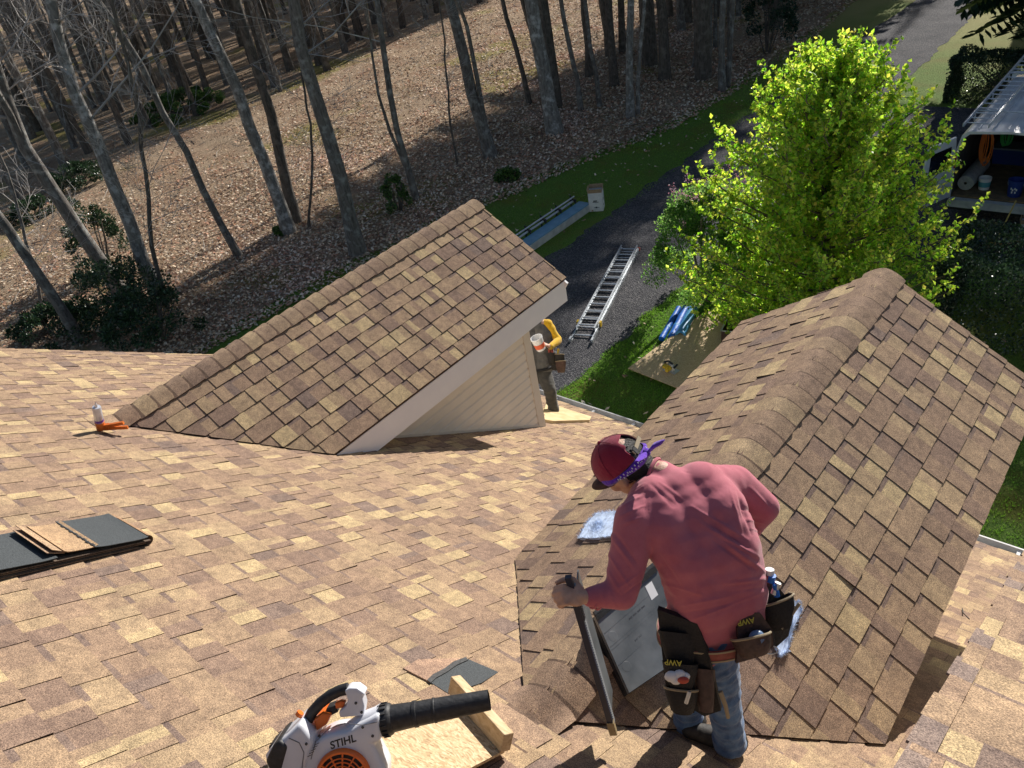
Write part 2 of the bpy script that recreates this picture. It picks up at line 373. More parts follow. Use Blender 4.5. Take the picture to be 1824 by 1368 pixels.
def dormer(xr, zr, half, yF, seed, label, fin=0.0):
    """gabled dormer: shed of siding, two shingled slopes, ridge caps, fascia"""
    xe_r, xe_l = xr+half, xr-half; ze = zr-half*T
    yD = (CAMZ-2.1-zr)/T; yC = (CAMZ-2.1-ze)/T
    yw, ins = yF-.385, .29; wx_r, wx_l = xe_r-ins, xe_l+ins
    # body: side walls with lapped siding
    body = MB()
    zt = ze-.235
    for sx, wx in ((1, wx_r), (-1, wx_l)):
        y_lo = (CAMZ-2.1-zt)/T
        hp = halfplanes([(y_lo+.035/T, zt), (yw, zt), (yw, roofz(yw)+.035)])
        z = zt-.1016
        while z > roofz(yw)-.15:
            pl = [(y_lo-.2, z), (yw, z), (yw, z+.104), (y_lo-.2, z+.104)]
            for a, b, c in hp:
                pl = ngon_clip(pl, a, b, c)
                if len(pl) < 3: break
            if len(pl) >= 3:
                def xx(zz): t = (zz-z)/.104; return wx+sx*(.022-.004*t if t < .72 else .0191-.064*(t-.72))
                for part_ in (0, 1):
                  pq = ngon_clip(pl, 0, 1, z+.104*.72) if part_ == 0 else ngon_clip(pl, 0, -1, -(z+.104*.72))
                  if len(pq) < 3: continue
                  k = len(pq)
                  fr = [(xx(q[1]), q[0], q[1]) for q in pq]; bk = [(wx-sx*.02, q[0], q[1]) for q in pq]
                  body.add(fr+bk, [tuple(range(k))]+[(i, (i+1) % k, (i+1) % k+k, i+k) for i in range(k)])
            z -= .1016
    body.prism([(wx_l, roofz(yw)-.3), (wx_r, roofz(yw)-.3), (wx_r, zt), (wx_r-.02, zt+.1), (xr, zr-.18), (wx_l+.02, zt+.1), (wx_l, zt)], .03, (0, yw-.032, 0), (1, 0, 0), (0, 0, 1), (0, 1, 0))
    bo = body.build('dormer', M_SIDE, house); bo['label'] = label
    # trim
    tr = MB()
    for sx, wx in ((1, wx_r), (-1, wx_l)):
        x0, x1 = sorted((wx-sx*.01, wx+sx*.026))
        tr.abox(x0, x1, yw-.085, yw+.02, roofz(yw)-.02, zt)                  # corner board
        y_lo = (CAMZ-2.1-zt)/T
        a = Vector((wx+sx*.016, y_lo-.05, roofz(y_lo-.05)+.026)); b = Vector((wx+sx*.016, yw-.086, roofz(yw-.086)+.026))
        tr.bar(a, b, .022, .024, (0, 0, 1))                                   # channel at the bottom of the siding
    tr.abox(wx_l-.01, wx_r+.01, yw-.001, yw+.018, roofz(yw)-.1, roofz(yw)+.05)
    tr.build('corner_trim', mat('almond_trim', rough=.5, build=b_noise((.66, .6, .52), (.74, .68, .6), 3)), bo)
    fa = MB()
    for sx, xe in ((1, xe_r), (-1, xe_l)):
        x0, x1 = sorted((xe-sx*(.028+fin), xe-sx*(.006+fin))); ys = (CAMZ-2.1-(ze-.235))/T-.27
        fa.prism([(yC-.02, ze-.018), (yF-.01, ze-.018), (yF-.01, ze-.242), ((CAMZ-2.1-(ze-.242))/T-.01, ze-.242)], x1-x0, (x0, 0, 0), (0, 1, 0), (0, 0, 1), (1, 0, 0))
        x0, x1 = sorted((xe-sx*.03, (wx_r if sx > 0 else wx_l)-sx*.01))
        fa.abox(x0, x1, (CAMZ-2.1-(ze-.235))/T-.01, yF-.04, ze-.240, ze-.230)       # soffit
        fa.bar((xe-sx*.01, yF-.012, ze-.10), (xr, yF-.012, zr-.10), .022, .15, (0, 0, 1))  # rake board
        fa.bar((xe-sx*.03, yF-.20, ze-.155), (xr, yF-.20, zr-.15), .34, .01, (0, 0, 1))
    fo = fa.build('fascia', M_WHITE, bo)
    for sx, xe in ((1, xe_r), (-1, xe_l)):
        L = half/CA; rs_ = MB()
        # polygon in (u=y, v up slope). valley from (yC,0) to (yD,L)
        poly = [(yC+.012, 0), (yF, 0), (yF, L), (yD+.012, L)]
        shingles(rs_, (xe, 0, ze), (0, 1, 0), (-sx*CA, 0, SA), poly, seed=seed+sx+5, off=.012, curl=.12, thick=1.3)
        a = [Vector((xe-sx*CA*q[1], q[0], ze+SA*q[1])) for q in poly]; n_ = Vector((sx*SA, 0, CA))
        rs_.add([p+n_*.008 for p in a]+[p-n_*.03 for p in a], [(0, 1, 2, 3), (7, 6, 5, 4), (0, 4, 5, 1), (1, 5, 6, 2), (2, 6, 7, 3), (3, 7, 4, 0)], (.12, .09, .07))
        rs_.build('roof_slope', M_SH, bo)
    rc = MB(); ridge_caps(rc, xr, zr+.010, yD-.02, yF+.01, seed); rc.build('ridge_cap', M_SH, bo, smooth=True)
    return bo
dormer(-2.64*2.1, CAMZ-1.40*2.1, .50*2.1, 2.565*2.1, 21, 'far dormer with cream lapped siding, left of the crouching roofer')
dormer(D2X, D2R, HALF, 2.45*2.1, 41, 'near dormer whose ridge runs up to the roofer in the red shirt', .045)

# upper roof section close to the camera at the lower right
UPX, UPO, UPY = -.138, 1.22, 3.25
vdir = Vector((0, CA, -SA)); org = Vector((UPX, UPY, roofz(UPY)+UPO)); L = 4.6
mb = MB()
shingles(mb, org, (1, 0, 0), -vdir, [(0, 0), (3.2, 0), (3.2, L), (0, L)], expo=.143, seed=77, thick=1.0, bright=1.02)
r = random.Random(23); nu_ = Vector((0, SA, CA))
for i in range(int(L/.143)):
    ov = r.uniform(.002, .016); c_ = pal(r) if r.random() < .5 else (.22, .17, .15); mb.box(org+Vector((.02-ov/2, 0, 0))-vdir*(i*.143+.0715)+nu_*.0085, ((1, 0, 0), -vdir, nu_), (.02+ov/2, .0715, .003), c_)
a = [org, org+Vector((3.2, 0, 0)), org+Vector((3.2, 0, 0))-vdir*L, org-vdir*L]
mb.add(a+[p-Vector((0, 0, .12)) for p in a], [(0, 1, 2, 3), (7, 6, 5, 4), (0, 4, 5, 1), (1, 5, 6, 2), (2, 6, 7, 3), (3, 7, 4, 0)], (.16, .12, .09))
uo = mb.build('upper_roof', M_SH, house); uo['label'] = 'higher roof section at the lower right, close to the viewer'
mb = MB()
q = [(p.y, p.z-.12) for p in (a[0], a[3])]
mb.prism([(q[0][0], roofz(q[0][0])-.05), (q[0][0], q[0][1]), (q[1][0], q[1][1]), (q[1][0], roofz(q[1][0])-.05)], 3.0, (org.x+.06, 0, 0), (0, 1, 0), (0, 0, 1), (1, 0, 0))
mb.build('upper_wall', M_SIDE, house)

# ------------------------------------------------------------------ ground, lawn, driveway
def b_forest(nt, b):
    n = noise_n(nt, 26, 6, .75); n2 = noise_n(nt, .55, 4, .6); n3 = noise_n(nt, .23, 3, .5); v = N(nt, 'TexVoronoi'); v.inputs['Scale'].default_value = 9
    nt.links.new(coords(nt), v.inputs['Vector'])
    o = ramp(nt, n, [(.25, (.14, .095, .06)), (.38, (.40, .29, .19)), (.55, (.66, .50, .35)), (.75, (.78, .65, .48))])
    o = mixc(nt, ramp(nt, n2, [(.45, (0, 0, 0)), (.7, (.75, .75, .75))]), o, mixc(nt, n, (.28, .14, .085), (.50, .32, .21)))
    o = mixc(nt, ramp(nt, n3, [(.56, (0, 0, 0)), (.66, (.7, .7, .7))]), o, mixc(nt, n, (.20, .20, .03), (.55, .50, .12)))
    o = mixc(nt, .5, o, ramp(nt, v.outputs['Distance'], [(.0, (1.3, 1.28, 1.22)), (.5, (.65, .62, .6))]), 'MULTIPLY')
    nt.links.new(o, b.inputs['Base Color']); bump(nt, b, n, 1, .12)
M_FOREST = mat('forest_floor', rough=.95, spec=.1, build=b_forest)
def b_lawn(nt, b):
    n = noise_n(nt, 40, 5, .75); n2 = noise_n(nt, .7, 4, .6); n3 = noise_n(nt, .16, 3, .5)
    o = ramp(nt, n, [(.3, (.04, .085, .014)), (.5, (.12, .22, .035)), (.72, (.28, .40, .08))])
    o = mixc(nt, ramp(nt, n2, [(.5, (0, 0, 0)), (.68, (.8, .8, .8))]), o, mixc(nt, n, (.08, .08, .01), (.26, .24, .05)))
    p = N(nt, 'SeparateXYZ'); nt.links.new(coords(nt), p.inputs[0])
    mr = N(nt, 'MapRange'); mr.inputs[1].default_value = 24; mr.inputs[2].default_value = 36; nt.links.new(p.outputs[1], mr.inputs[0])
    mu = N(nt, 'Math'); mu.operation = 'MULTIPLY'; nt.links.new(mr.outputs[0], mu.inputs[0]); nt.links.new(ramp(nt, n3, [(.4, (.3, .3, .3)), (.55, (1, 1, 1))]), mu.inputs[1])
    o = mixc(nt, mu.outputs[0], o, mixc(nt, n, (.22, .21, .07), (.50, .46, .18)))
    nt.links.new(o, b.inputs['Base Color']); bump(nt, b, n, 1, .06)
M_LAWN = mat('lawn', rough=.9, spec=.15, build=b_lawn)
def b_gravel(nt, b):
    v = N(nt, 'TexVoronoi'); v.inputs['Scale'].default_value = 42; nt.links.new(coords(nt), v.inputs['Vector'])
    n = noise_n(nt, 60, 3, .7); n2 = noise_n(nt, 1.2, 4, .6)
    o = ramp(nt, v.outputs['Color'], [(.1, (.045, .047, .056)), (.6, (.095, .096, .106)), (.95, (.20, .195, .20))])
    o = mixc(nt, .6, o, ramp(nt, n, [(.3, (.35, .35, .35)), (.7, (1.5, 1.5, 1.5))]), 'MULTIPLY')
    o = mixc(nt, .8, o, ramp(nt, n2, [(.35, (.6, .6, .62)), (.65, (1.2, 1.15, 1.1))]), 'MULTIPLY')
    nt.links.new(o, b.inputs['Base Color']); bump(nt, b, v.outputs['Distance'], .9, .03)
M_GRAVEL = mat('gravel', rough=.9, spec=.2, build=b_gravel)
mb = MB(); mb.quad((-420, -120, -.03), (160, -120, -.03), (160, 420, -.03), (-420, 420, -.03)); o = mb.build('ground', M_FOREST); tag(o, kind='structure')
EDGE = [(-60, -18.2), (-10, -17.6), (6.4, -17.1), (9.4, -16.9), (14.3, -16.6), (16.2, -15.8), (18.9, -15.2), (22.3, -14.0), (27, -13.7), (33, -13.8), (40, -14.5), (60, -15), (120, -16)]
def edge_x(y):
    for (y0, x0), (y1, x1) in zip(EDGE, EDGE[1:]):
        if y <= y1: return x0+(x1-x0)*(y-y0)/(y1-y0)
    return EDGE[-1][1]
def jit(y, s, a): return a*(noise.noise(Vector((y*1.3, s, 0)))+.6*noise.noise(Vector((y*4.1, s+5, 0))))
def strip(name, m_, fl, fr, y0, y1, z, kind='structure'):
    mb = MB(); y = y0; st = .2
    while y < y1:
        mb.quad((fl(y), y, z), (fr(y), y, z), (fr(y+st), y+st, z), (fl(y+st), y+st, z)); y += st
    o = mb.build(name, m_); tag(o, kind=kind); return o
def gh(x, y):
    e = edge_x(y)-x
    if e < -.5: return 0
    k = min(1, max(0, (e+.5)/2.5)); f = min(1, max(0, (x+108)/10), max(0, (y+6)/4), max(0, (84-y)/6))
    return k*f*(.16*noise.noise(Vector((x*.28, y*.28, 1)))+.07*noise.noise(Vector((x*.9, y*.9, 2)))+.05)
mb = MB(); gx = [-108+.55*i for i in range(176)]; gy = [-6+.55*i for i in range(164)]; o_ = 0
for y in gy:
    for x in gx: mb.v.append((x, y, gh(x, y)))
n_ = len(gx)
for j in range(len(gy)-1):
    for i in range(n_-1): mb.f.append([j*n_+i, j*n_+i+1, (j+1)*n_+i+1, (j+1)*n_+i]); mb.c.append((1, 1, 1)); mb.m.append(0)
o = mb.build('forest_floor', M_FOREST, smooth=True); tag(o, kind='structure')
lawn = strip('lawn', M_LAWN, lambda y: edge_x(y)+jit(y, 1, .55), lambda y: 60, -20, 90, .006)
def dr(y): return -7.95+jit(y, 9, .18)+(0 if y < 24 else -.02*(y-24))
def dl(y): return -11.6+jit(y, 4, .25)+(.35 if y < 13 else 0)+(0 if y < 29 else (y-29)*.05)
strip('driveway', M_GRAVEL, dl, dr, -20, 90, .014)
strip('parking_court', M_GRAVEL, lambda y: -8.0, lambda y: 7.0, 16.2, 25.4, .018)

def in_lit(x, y): return True
M_LITTER = leafmat('fallen_leaf', .18, .8)
# fallen leaves and grass tufts nobody could count
r = random.Random(5); mb = MB(); LC = [(.60, .44, .29), (.68, .53, .36), (.40, .26, .17), (.76, .63, .46), (.26, .16, .11), (.56, .30, .19), (.80, .70, .55)]
def inframe(x, y, z, mrg=30):
    p = Vector((x, y, z))-CAM; d = p.dot(fw)
    if d < .3: return False
    u_, v_ = 912+F_PX*p.dot(RR)/d, 684-F_PX*p.dot(UU)/d
    return -mrg < u_ < 1824+mrg and -mrg < v_ < 1368+mrg
def leaf_quad(mb, p, s, r, col):
    a = r.random()*2*pi; u = Vector((cos(a), sin(a), r.uniform(-.6, .6)))*s; v = Vector((-sin(a), cos(a), r.uniform(-.6, .6)))*s*r.uniform(.45, .7)
    mb.v.extend([tuple(p-u), tuple(p+v), tuple(p+u), tuple(p-v)]); k = len(mb.v); mb.f.append([k-4, k-3, k-2, k-1]); mb.c.append(col); mb.m.append(0)
cnt = 0
while cnt < 105000:
    y = r.uniform(3, 46); x = edge_x(y)+.7-abs(r.gauss(0, 1))*13*(.4+y/40)
    if r.random() > 14/(8+abs(x+16)*.6+y*.35) or not inframe(x, y, 0) or noise.noise(Vector((x*.45, y*.45, 8))) < r.uniform(-.75, -.02): continue
    cnt += 1; k = LC[int(r.random()*7)]; j = r.uniform(.7, 1.25)
    pt_ = noise.noise(Vector((x*.33, y*.33, 20))); j *= 1+.35*pt_; k = (k[0], k[1]*(1-.12*max(0, pt_)), k[2]); leaf_quad(mb, Vector((x, y, gh(x, y)+r.uniform(.015, .06))), r.uniform(.022, .055)*(1+y/70), r, (k[0]*j, k[1]*j, k[2]*j))
o = mb.build('fallen_leaves', M_LITTER); tag(o, kind='stuff')
mb = MB()
for k in range(420):       # sticks lying about
    y = r.uniform(3, 44); x = edge_x(y)-r.uniform(.3, 24); a = r.random()*pi; L_ = r.uniform(.2, 1.3); z = gh(x, y)+.04; q = Vector((x, y, z)); d = Vector((cos(a), sin(a), r.uniform(-.05, .12)))
    c_ = r.choice(((.30, .26, .22), (.14, .10, .08), (.42, .38, .33))); mb.tube([q, q+d*L_*.5+Vector((r.uniform(-.08, .08), r.uniform(-.08, .08), .02)), q+d*L_], [r.uniform(.008, .02), .01, .004], 4, c_, cap=False)
tag(mb.build('fallen_sticks', M_LITTER), kind='stuff')
mb = MB()
for k in range(9000):      # dry straw grass in the sunny leaves
    y = r.uniform(3, 42); x = edge_x(y)-r.uniform(.2, 18)
    if noise.noise(Vector((x*.35, y*.35, 40))) < .05: continue
    a = r.random()*2*pi; h = r.uniform(.06, .2); z = gh(x, y); w_ = .009; lx, ly = r.uniform(-.8, .8)*h, r.uniform(-.8, .8)*h; q = len(mb.v)
    mb.v.extend([(x-cos(a)*w_, y-sin(a)*w_, z), (x+cos(a)*w_, y+sin(a)*w_, z), (x+lx, y+ly, z+h)]); mb.f.append([q, q+1, q+2]); mb.c.append(r.choice(((.50, .40, .22), (.38, .30, .17), (.28, .26, .10)))); mb.m.append(0)
tag(mb.build('dry_grass', M_LITTER), kind='stuff')
mb = MB(); cnt = 0
while cnt < 650:
    y = r.uniform(2, 30); x = r.uniform(edge_x(y)+.6, -1)
    if -11.8 < x < -7.9 or not inframe(x, y, 0) or (x > -8 and y > 16): continue
    cnt += 1; k = LC[int(r.random()*7)]; leaf_quad(mb, Vector((x, y, .05)), r.uniform(.03, .06), r, k)
o = mb.build('scattered_lawn_leaves', M_LEAFLIT); tag(o, kind='stuff')
mb = MB(); cnt = 0
def tuft(x, y, s, col):
    for k in range(3):
        a = r.random()*2*pi; h = s*r.uniform(.7, 1.3); w_ = .004+s*.03; lx, ly = r.uniform(-.5, .5)*h, r.uniform(-.5, .5)*h
        mb.v.extend([(x-cos(a)*w_, y-sin(a)*w_, 0), (x+cos(a)*w_, y+sin(a)*w_, 0), (x+lx, y+ly, h)])
        q = len(mb.v); mb.f.append([q-3, q-2, q-1]); mb.c.append(col); mb.m.append(0)
while cnt < 62000:
    if r.random() < .55: x, y = r.uniform(-8.2, -4), r.uniform(7, 14)
    elif r.random() < .3: x, y = r.uniform(-2.6, 1.5), r.uniform(7, 13)
    else: y = r.uniform(5, 32); x = r.uniform(edge_x(y), -11.4)
    if not inframe(x, y, 0) or (y > 6.9 and -11.4 < x < dr(y)-.04): continue
    cnt += 1; g_ = noise.noise(Vector((x*.9, y*.9, 3))); j = r.uniform(.7, 1.3)
    c = (.13+.08*max(0, g_), .27+.05*g_, .035); tuft(x, y, .035+.03*max(0, g_), (c[0]*j, c[1]*j, c[2]*j))
o = mb.build('grass', M_GRASSB); tag(o, kind='stuff')

# ------------------------------------------------------------------ trees
def grow(tw, r, p, d, L, rad, depth, col=(1, 1, 1), droop=0.0, nseg=4, density=1.0):
    pts = [p.copy()]; rr = [rad]; q = p.copy(); dd = d.copy()
    for i in range(nseg):
        dd = (dd+Vector((r.uniform(-1, 1), r.uniform(-1, 1), r.uniform(-.6, .9)))*.22+Vector((0, 0, -droop))).normalized()
        q = q+dd*(L/nseg); pts.append(q.copy()); rr.append(max(rad*(1-(i+1)/nseg*.8), .0035))
    tw.tube(pts, rr, 5 if rad > .03 else 3, cap=False)
    if depth > 0:
        for k in range(int((7 if depth > 1 else 5)*density+r.random())):
            i = r.randint(1, nseg); t = r.random(); b = pts[i-1].lerp(pts[i], t)
            ax = (pts[i]-pts[i-1]).normalized(); pr_ = ax.orthogonal().normalized(); pr_.rotate(Matrix.Rotation(r.random()*2*pi, 3, ax))
            nd = (ax*r.uniform(.4, 1)+pr_*r.uniform(.5, 1)+Vector((0, 0, .15))).normalized()
            grow(tw, r, b, nd, L*r.uniform(.35, .6), max(rr[i]*.6, .004), depth-1, nseg=3, density=density)
def bare_tree(name, label, path, r0, r1, seed, bark, group=None, nb=10, depth=2, start=.3, blen=.22, forks=(), lowspread=False, dens=1.0):
    """path: list of world points from the base up"""
    r = random.Random(seed); base = Vector(path[0]); t = thing(name, label, 'tree', base, group)
    H = path[-1].z-base.z; nb = int(nb*1.5) if dens == 1.0 else nb
    # resample with wobble
    pts = []; n = 14
    seg = [0]
    for a, b in zip(path, path[1:]): seg.append(seg[-1]+(b-a).length)
    for i in range(n+1):
        s = seg[-1]*i/n; j = max(k for k in range(len(path)-1) if seg[k] <= s+1e-6); tt = (s-seg[j])/max(seg[j+1]-seg[j], 1e-6)
        q = path[j].lerp(path[j+1], min(tt, 1)); pts.append(q+Vector((r.uniform(-1, 1), r.uniform(-1, 1), 0))*(.05 if 0 < i < n else 0))
    rad = [r0*(1.35 if i == 0 else 1)*(1-i/n)+r1*(i/n) for i in range(n+1)]
    pts[0] = pts[0]-Vector((0, 0, .15))
    tr = MB(); tr.tube(pts, rad, 9)
    for (f0, dirv, L, rr) in forks:
        i = int(f0*n); grow(tr, r, pts[i], Vector(dirv).normalized(), L, rr, 0, nseg=6)
    tr.build('trunk', bark, t, smooth=True)
    tw = MB()
    for k in range(nb):
        f = start+(1-start)*(k+r.random())/nb; i = min(int(f*n), n-1); p = pts[i].lerp(pts[i+1], f*n-i)
        a = r.random()*2*pi; e = r.uniform(.1, .9); d = Vector((cos(a), sin(a), e)).normalized()
        grow(tw, r, p, d, H*blen*r.uniform(.5, 1.2)*(1.15-f*.5), rad[i]*r.uniform(.12, .27), depth, density=dens)
    if tw.v: tw.build('crown', M_TWIG, t)
    return t
def up_at(base, px, py):       # point in the vertical plane through base that faces the camera
    d = ray(px, py); hd = math.hypot(base.x, base.y); hr = math.hypot(d.x, d.y)
    # plane perpendicular to the horizontal view direction of the base
    n_ = Vector((base.x, base.y, 0)).normalized(); t = (n_.x*base.x+n_.y*base.y)/(n_.x*d.x+n_.y*d.y); return CAM+d*t
def pw(base, wpx): return wpx/F_PX*((base-CAM).dot(fw))/2
def ptree(label, pxs, wb, seed, bark=M_BARK, ext=1.0, wt=.6, **kw):
    base = G(*pxs[0]); path = [base]+[up_at(base, *q) for q in pxs[1:]]
    d = (path[-1]-path[-2]).normalized(); d = (d+Vector((0, 0, .6))).normalized()
    H = path[-1].z; tot = max(15*ext, H+3)
    path.append(path[-1]+d*(tot-H))
    rb = pw(base, wb); return bare_tree('bare_tree', label, path, rb, rb*.25 if tot > H+4 else rb*wt, seed, bark, **kw)
ptree('thick leaning bare tree with a high fork, foot hidden in green holly', [(218, 522), (170, 450), (120, 380), (72, 310), (28, 215), (12, 180), (0, 130)], 25, 1, M_BARK, nb=12, start=.3, blen=.25, forks=[(.35, (.35, .1, 1), 5, .11)])
ptree('tall bare tree with a pale whitish upper trunk, at the left of the wood', [(288, 532), (252, 450), (215, 365), (190, 290), (140, 180), (112, 95), (88, 0)], 25, 2, M_BARKP, nb=13, start=.3, blen=.25)
ptree('bare tree at the far left edge, growing out of the low bushes beside the roof', [(148, 612), (105, 545), (60, 470), (0, 392)], 19, 3, M_BARK, nb=11, start=.25, blen=.28)
ptree('slender bare tree standing in the sunlit leaves, alone between two thicker trunks', [(430, 461), (380, 370), (330, 272), (285, 190), (235, 70), (170, 0)], 13, 4, M_BARK, nb=11, start=.45, blen=.3)
ptree('tall bare birch with white flecks up its dark trunk, foot in sunlit leaves', [(516, 418), (472, 300), (432, 185), (388, 85), (350, 0)], 23, 5, M_BARKP, nb=10, start=.4, blen=.25)
ptree('rough barked bare tree close behind the white flecked birch', [(527, 398), (503, 290), (482, 205), (452, 110), (420, 0)], 20, 6, M_BARKD, nb=12, start=.4, blen=.25)
ptree('stout bare tree rising just past the far dormer ridge', [(638, 452), (612, 335), (580, 220), (548, 120), (522, 0)], 27, 7, M_BARK, nb=13, start=.3, blen=.28)
ptree('thin twin stemmed bare tree with long sideways branches, right of the stout trunk', [(742, 358), (708, 225), (690, 150), (672, 0)], 12, 8, M_BARK, nb=12, start=.3, blen=.4, forks=[(.02, (-.12, -.05, 1), 7, .07)])
ptree('grey bare tree at the edge of the sunlit leaves with a slim second stem', [(876, 282), (845, 180), (825, 95), (800, 0)], 22, 9, M_BARK, nb=9, start=.5, blen=.25, forks=[(.01, (.08, .15, 1), 9, .10)])
ptree('smooth grey bare tree with a flared foot, the thickest one above the ladder', [(990, 240), (966, 125), (946, 0)], 27, 10, M_BARKP, nb=8, start=.5, blen=.22)
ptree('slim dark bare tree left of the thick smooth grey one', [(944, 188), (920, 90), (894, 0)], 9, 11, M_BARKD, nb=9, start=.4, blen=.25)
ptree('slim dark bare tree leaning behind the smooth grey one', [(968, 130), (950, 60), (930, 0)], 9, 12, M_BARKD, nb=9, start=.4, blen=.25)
ptree('first slim bare tree right of the thick smooth grey trunk', [(1035, 198), (1020, 100), (1000, 0)], 9, 13, M_BARK, nb=9, start=.35, blen=.22)
ptree('second slim bare tree right of the thick smooth grey trunk', [(1068, 190), (1054, 90), (1040, 0)], 8, 14, M_BARK, nb=9, start=.35, blen=.22)
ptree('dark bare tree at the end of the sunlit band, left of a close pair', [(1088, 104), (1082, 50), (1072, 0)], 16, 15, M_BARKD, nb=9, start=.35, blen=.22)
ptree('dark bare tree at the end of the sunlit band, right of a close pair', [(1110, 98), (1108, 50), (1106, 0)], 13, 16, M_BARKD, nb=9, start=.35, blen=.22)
ptree('pale lichen covered bare tree near the grass strip with a thin companion', [(1123, 210), (1118, 110), (1126, 0)], 14, 17, M_BARKP, nb=9, start=.4, blen=.25, forks=[(.3, (.25, .1, 1), 6, .08)])
ptree('thin bare sapling beside the pale lichen covered tree', [(1136, 205), (1140, 90), (1150, 0)], 7, 18, M_BARKP, nb=8, start=.35, blen=.22)
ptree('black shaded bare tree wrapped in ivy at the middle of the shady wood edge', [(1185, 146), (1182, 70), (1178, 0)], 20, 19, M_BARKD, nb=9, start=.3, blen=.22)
ptree('thin bare sapling leaning right in the shady wood', [(1234, 122), (1242, 60), (1252, 0)], 6, 20, M_BARK, nb=8, start=.35, blen=.25)
ptree('grey bare tree standing left of the pair next to the grass strip', [(1262, 122), (1264, 60), (1266, 0)], 9, 21, M_BARK, nb=8, start=.35, blen=.22)
ptree('left tree of the bare pair next to the grass strip', [(1286, 162), (1287, 80), (1289, 0)], 12, 22, M_BARK, nb=8, start=.35, blen=.22)
ptree('right tree of the bare pair next to the grass strip', [(1295, 155), (1300, 80), (1306, 0)], 10, 23, M_BARK, nb=8, start=.35, blen=.22)
ptree('thin crooked bare sapling at the corner of the holly bushes', [(300, 560), (270, 440), (262, 350), (245, 200)], 8, 24, M_BARKD, ext=.55, nb=9, start=.2, blen=.3)
ptree('thin bare sapling with grey twigs at the left edge of the sunlit leaves', [(80, 560), (50, 440), (20, 330)], 6, 25, M_BARK, ext=.45, nb=12, start=.15, blen=.4)
ptree('pair of thin bare stems standing behind the dark rough tree', [(548, 410), (556, 330), (552, 230)], 5, 26, M_BARKD, ext=.4, nb=7, start=.25, blen=.25)
ptree('tiny bare sapling in the shaded leaves above the dormer ridge', [(815, 300), (800, 200), (792, 90)], 4, 27, M_BARKD, ext=.45, nb=8, start=.2, blen=.25)

# deep wood: a few prototypes copied
protos = []
for k in range(7):
    rr = random.Random(100+k); H = rr.uniform(15, 21); lean = Vector((rr.uniform(-.06, .06), rr.uniform(-.06, .06), 1))
    base = Vector((0, 0, 0)); path = [base, base+lean*H*.5, base+lean*H]
    t = bare_tree('woodland_tree', 'bare brown tree crowded in the dense wood beyond the sunlit leaves', path, rr.uniform(.08, .18), .02, 200+k,
                  [M_BARK, M_BARKD][k % 2], 'bare trees of the dense wood', nb=22, depth=2, start=.22, blen=.17, dens=1.15)
    protos.append(t)
def copy_tree(t, loc, rz, sc, label=None, group=None):
    c = t.copy(); COL.objects.link(c); c.location = loc; c.rotation_euler = (0, 0, rz); c.scale = (sc, sc, sc)
    for ch in t.children:
        d = ch.copy(); COL.objects.link(d); d.parent = c
    if label: c['label'] = label
    if group: c['group'] = group
    return c
spots = []; r = random.Random(31); tries = 0
while len(spots) < 250 and tries < 60000:
    tries += 1; y = r.uniform(8, 80); x = r.uniform(-110, -29)
    c_ = x+.134*y
    if c_ > -33 or not inframe(x, y, 0, 60): continue
    if min([math.hypot(x-a, y-b) for a, b in spots] or [9]) < 1.5+abs(c_+30)*.02: continue
    if r.random() > math.exp(-(abs(c_+30))/45): continue
    spots.append((x, y))
for i, (x, y) in enumerate(spots):
    if i < 7: t = protos[i]; t.location = (x, y, 0); t.rotation_euler = (0, 0, r.random()*6)
    else: copy_tree(protos[i % 7], (x, y, 0), r.random()*2*pi, r.uniform(.75, 1.15))
# shady wood on the right of the frame: trees standing further back
k = 0; sp2 = []
while k < 46:
    y = r.uniform(26, 58); x = r.uniform(-30, -15.5)
    if x+.134*y < -17.5 or not inframe(x, y, 0, 160) or min([math.hypot(x-a, y-b) for a, b in sp2] or [9]) < 1.1: continue
    sp2.append((x, y)); copy_tree(protos[(k*3) % 7], (x, y, 0), r.random()*2*pi, r.uniform(.7, 1.0), 'bare grey brown tree in the shady wood at the top middle', 'bare trees of the shady wood'); k += 1

# ------------------------------------------------------------------ leafy plants
def leaf(mb, p, d, s, col, wd=.72, fold=.25):
    """a leaf of two halves folded along its rib"""
    d = d.normalized(); a = d.orthogonal().normalized(); a.rotate(Matrix.Rotation(rnd.random()*2*pi, 3, d)); n = d.cross(a)
    m_ = p+d*s*.5; tip = p+d*s-n*s*.18; l1 = m_+a*s*wd*.5+n*s*fold*.4; l2 = m_-a*s*wd*.5+n*s*fold*.4
    o = len(mb.v); mb.v.extend([tuple(p), tuple(l1), tuple(tip), tuple(l2)])
    mb.f.append([o, o+1, o+2]); mb.f.append([o, o+2, o+3]); mb.c.extend([col, col]); mb.m.extend([0, 0])
def rdir(r, up=0): return Vector((r.gauss(0, 1), r.gauss(0, 1), r.gauss(0, 1)+up)).normalized()

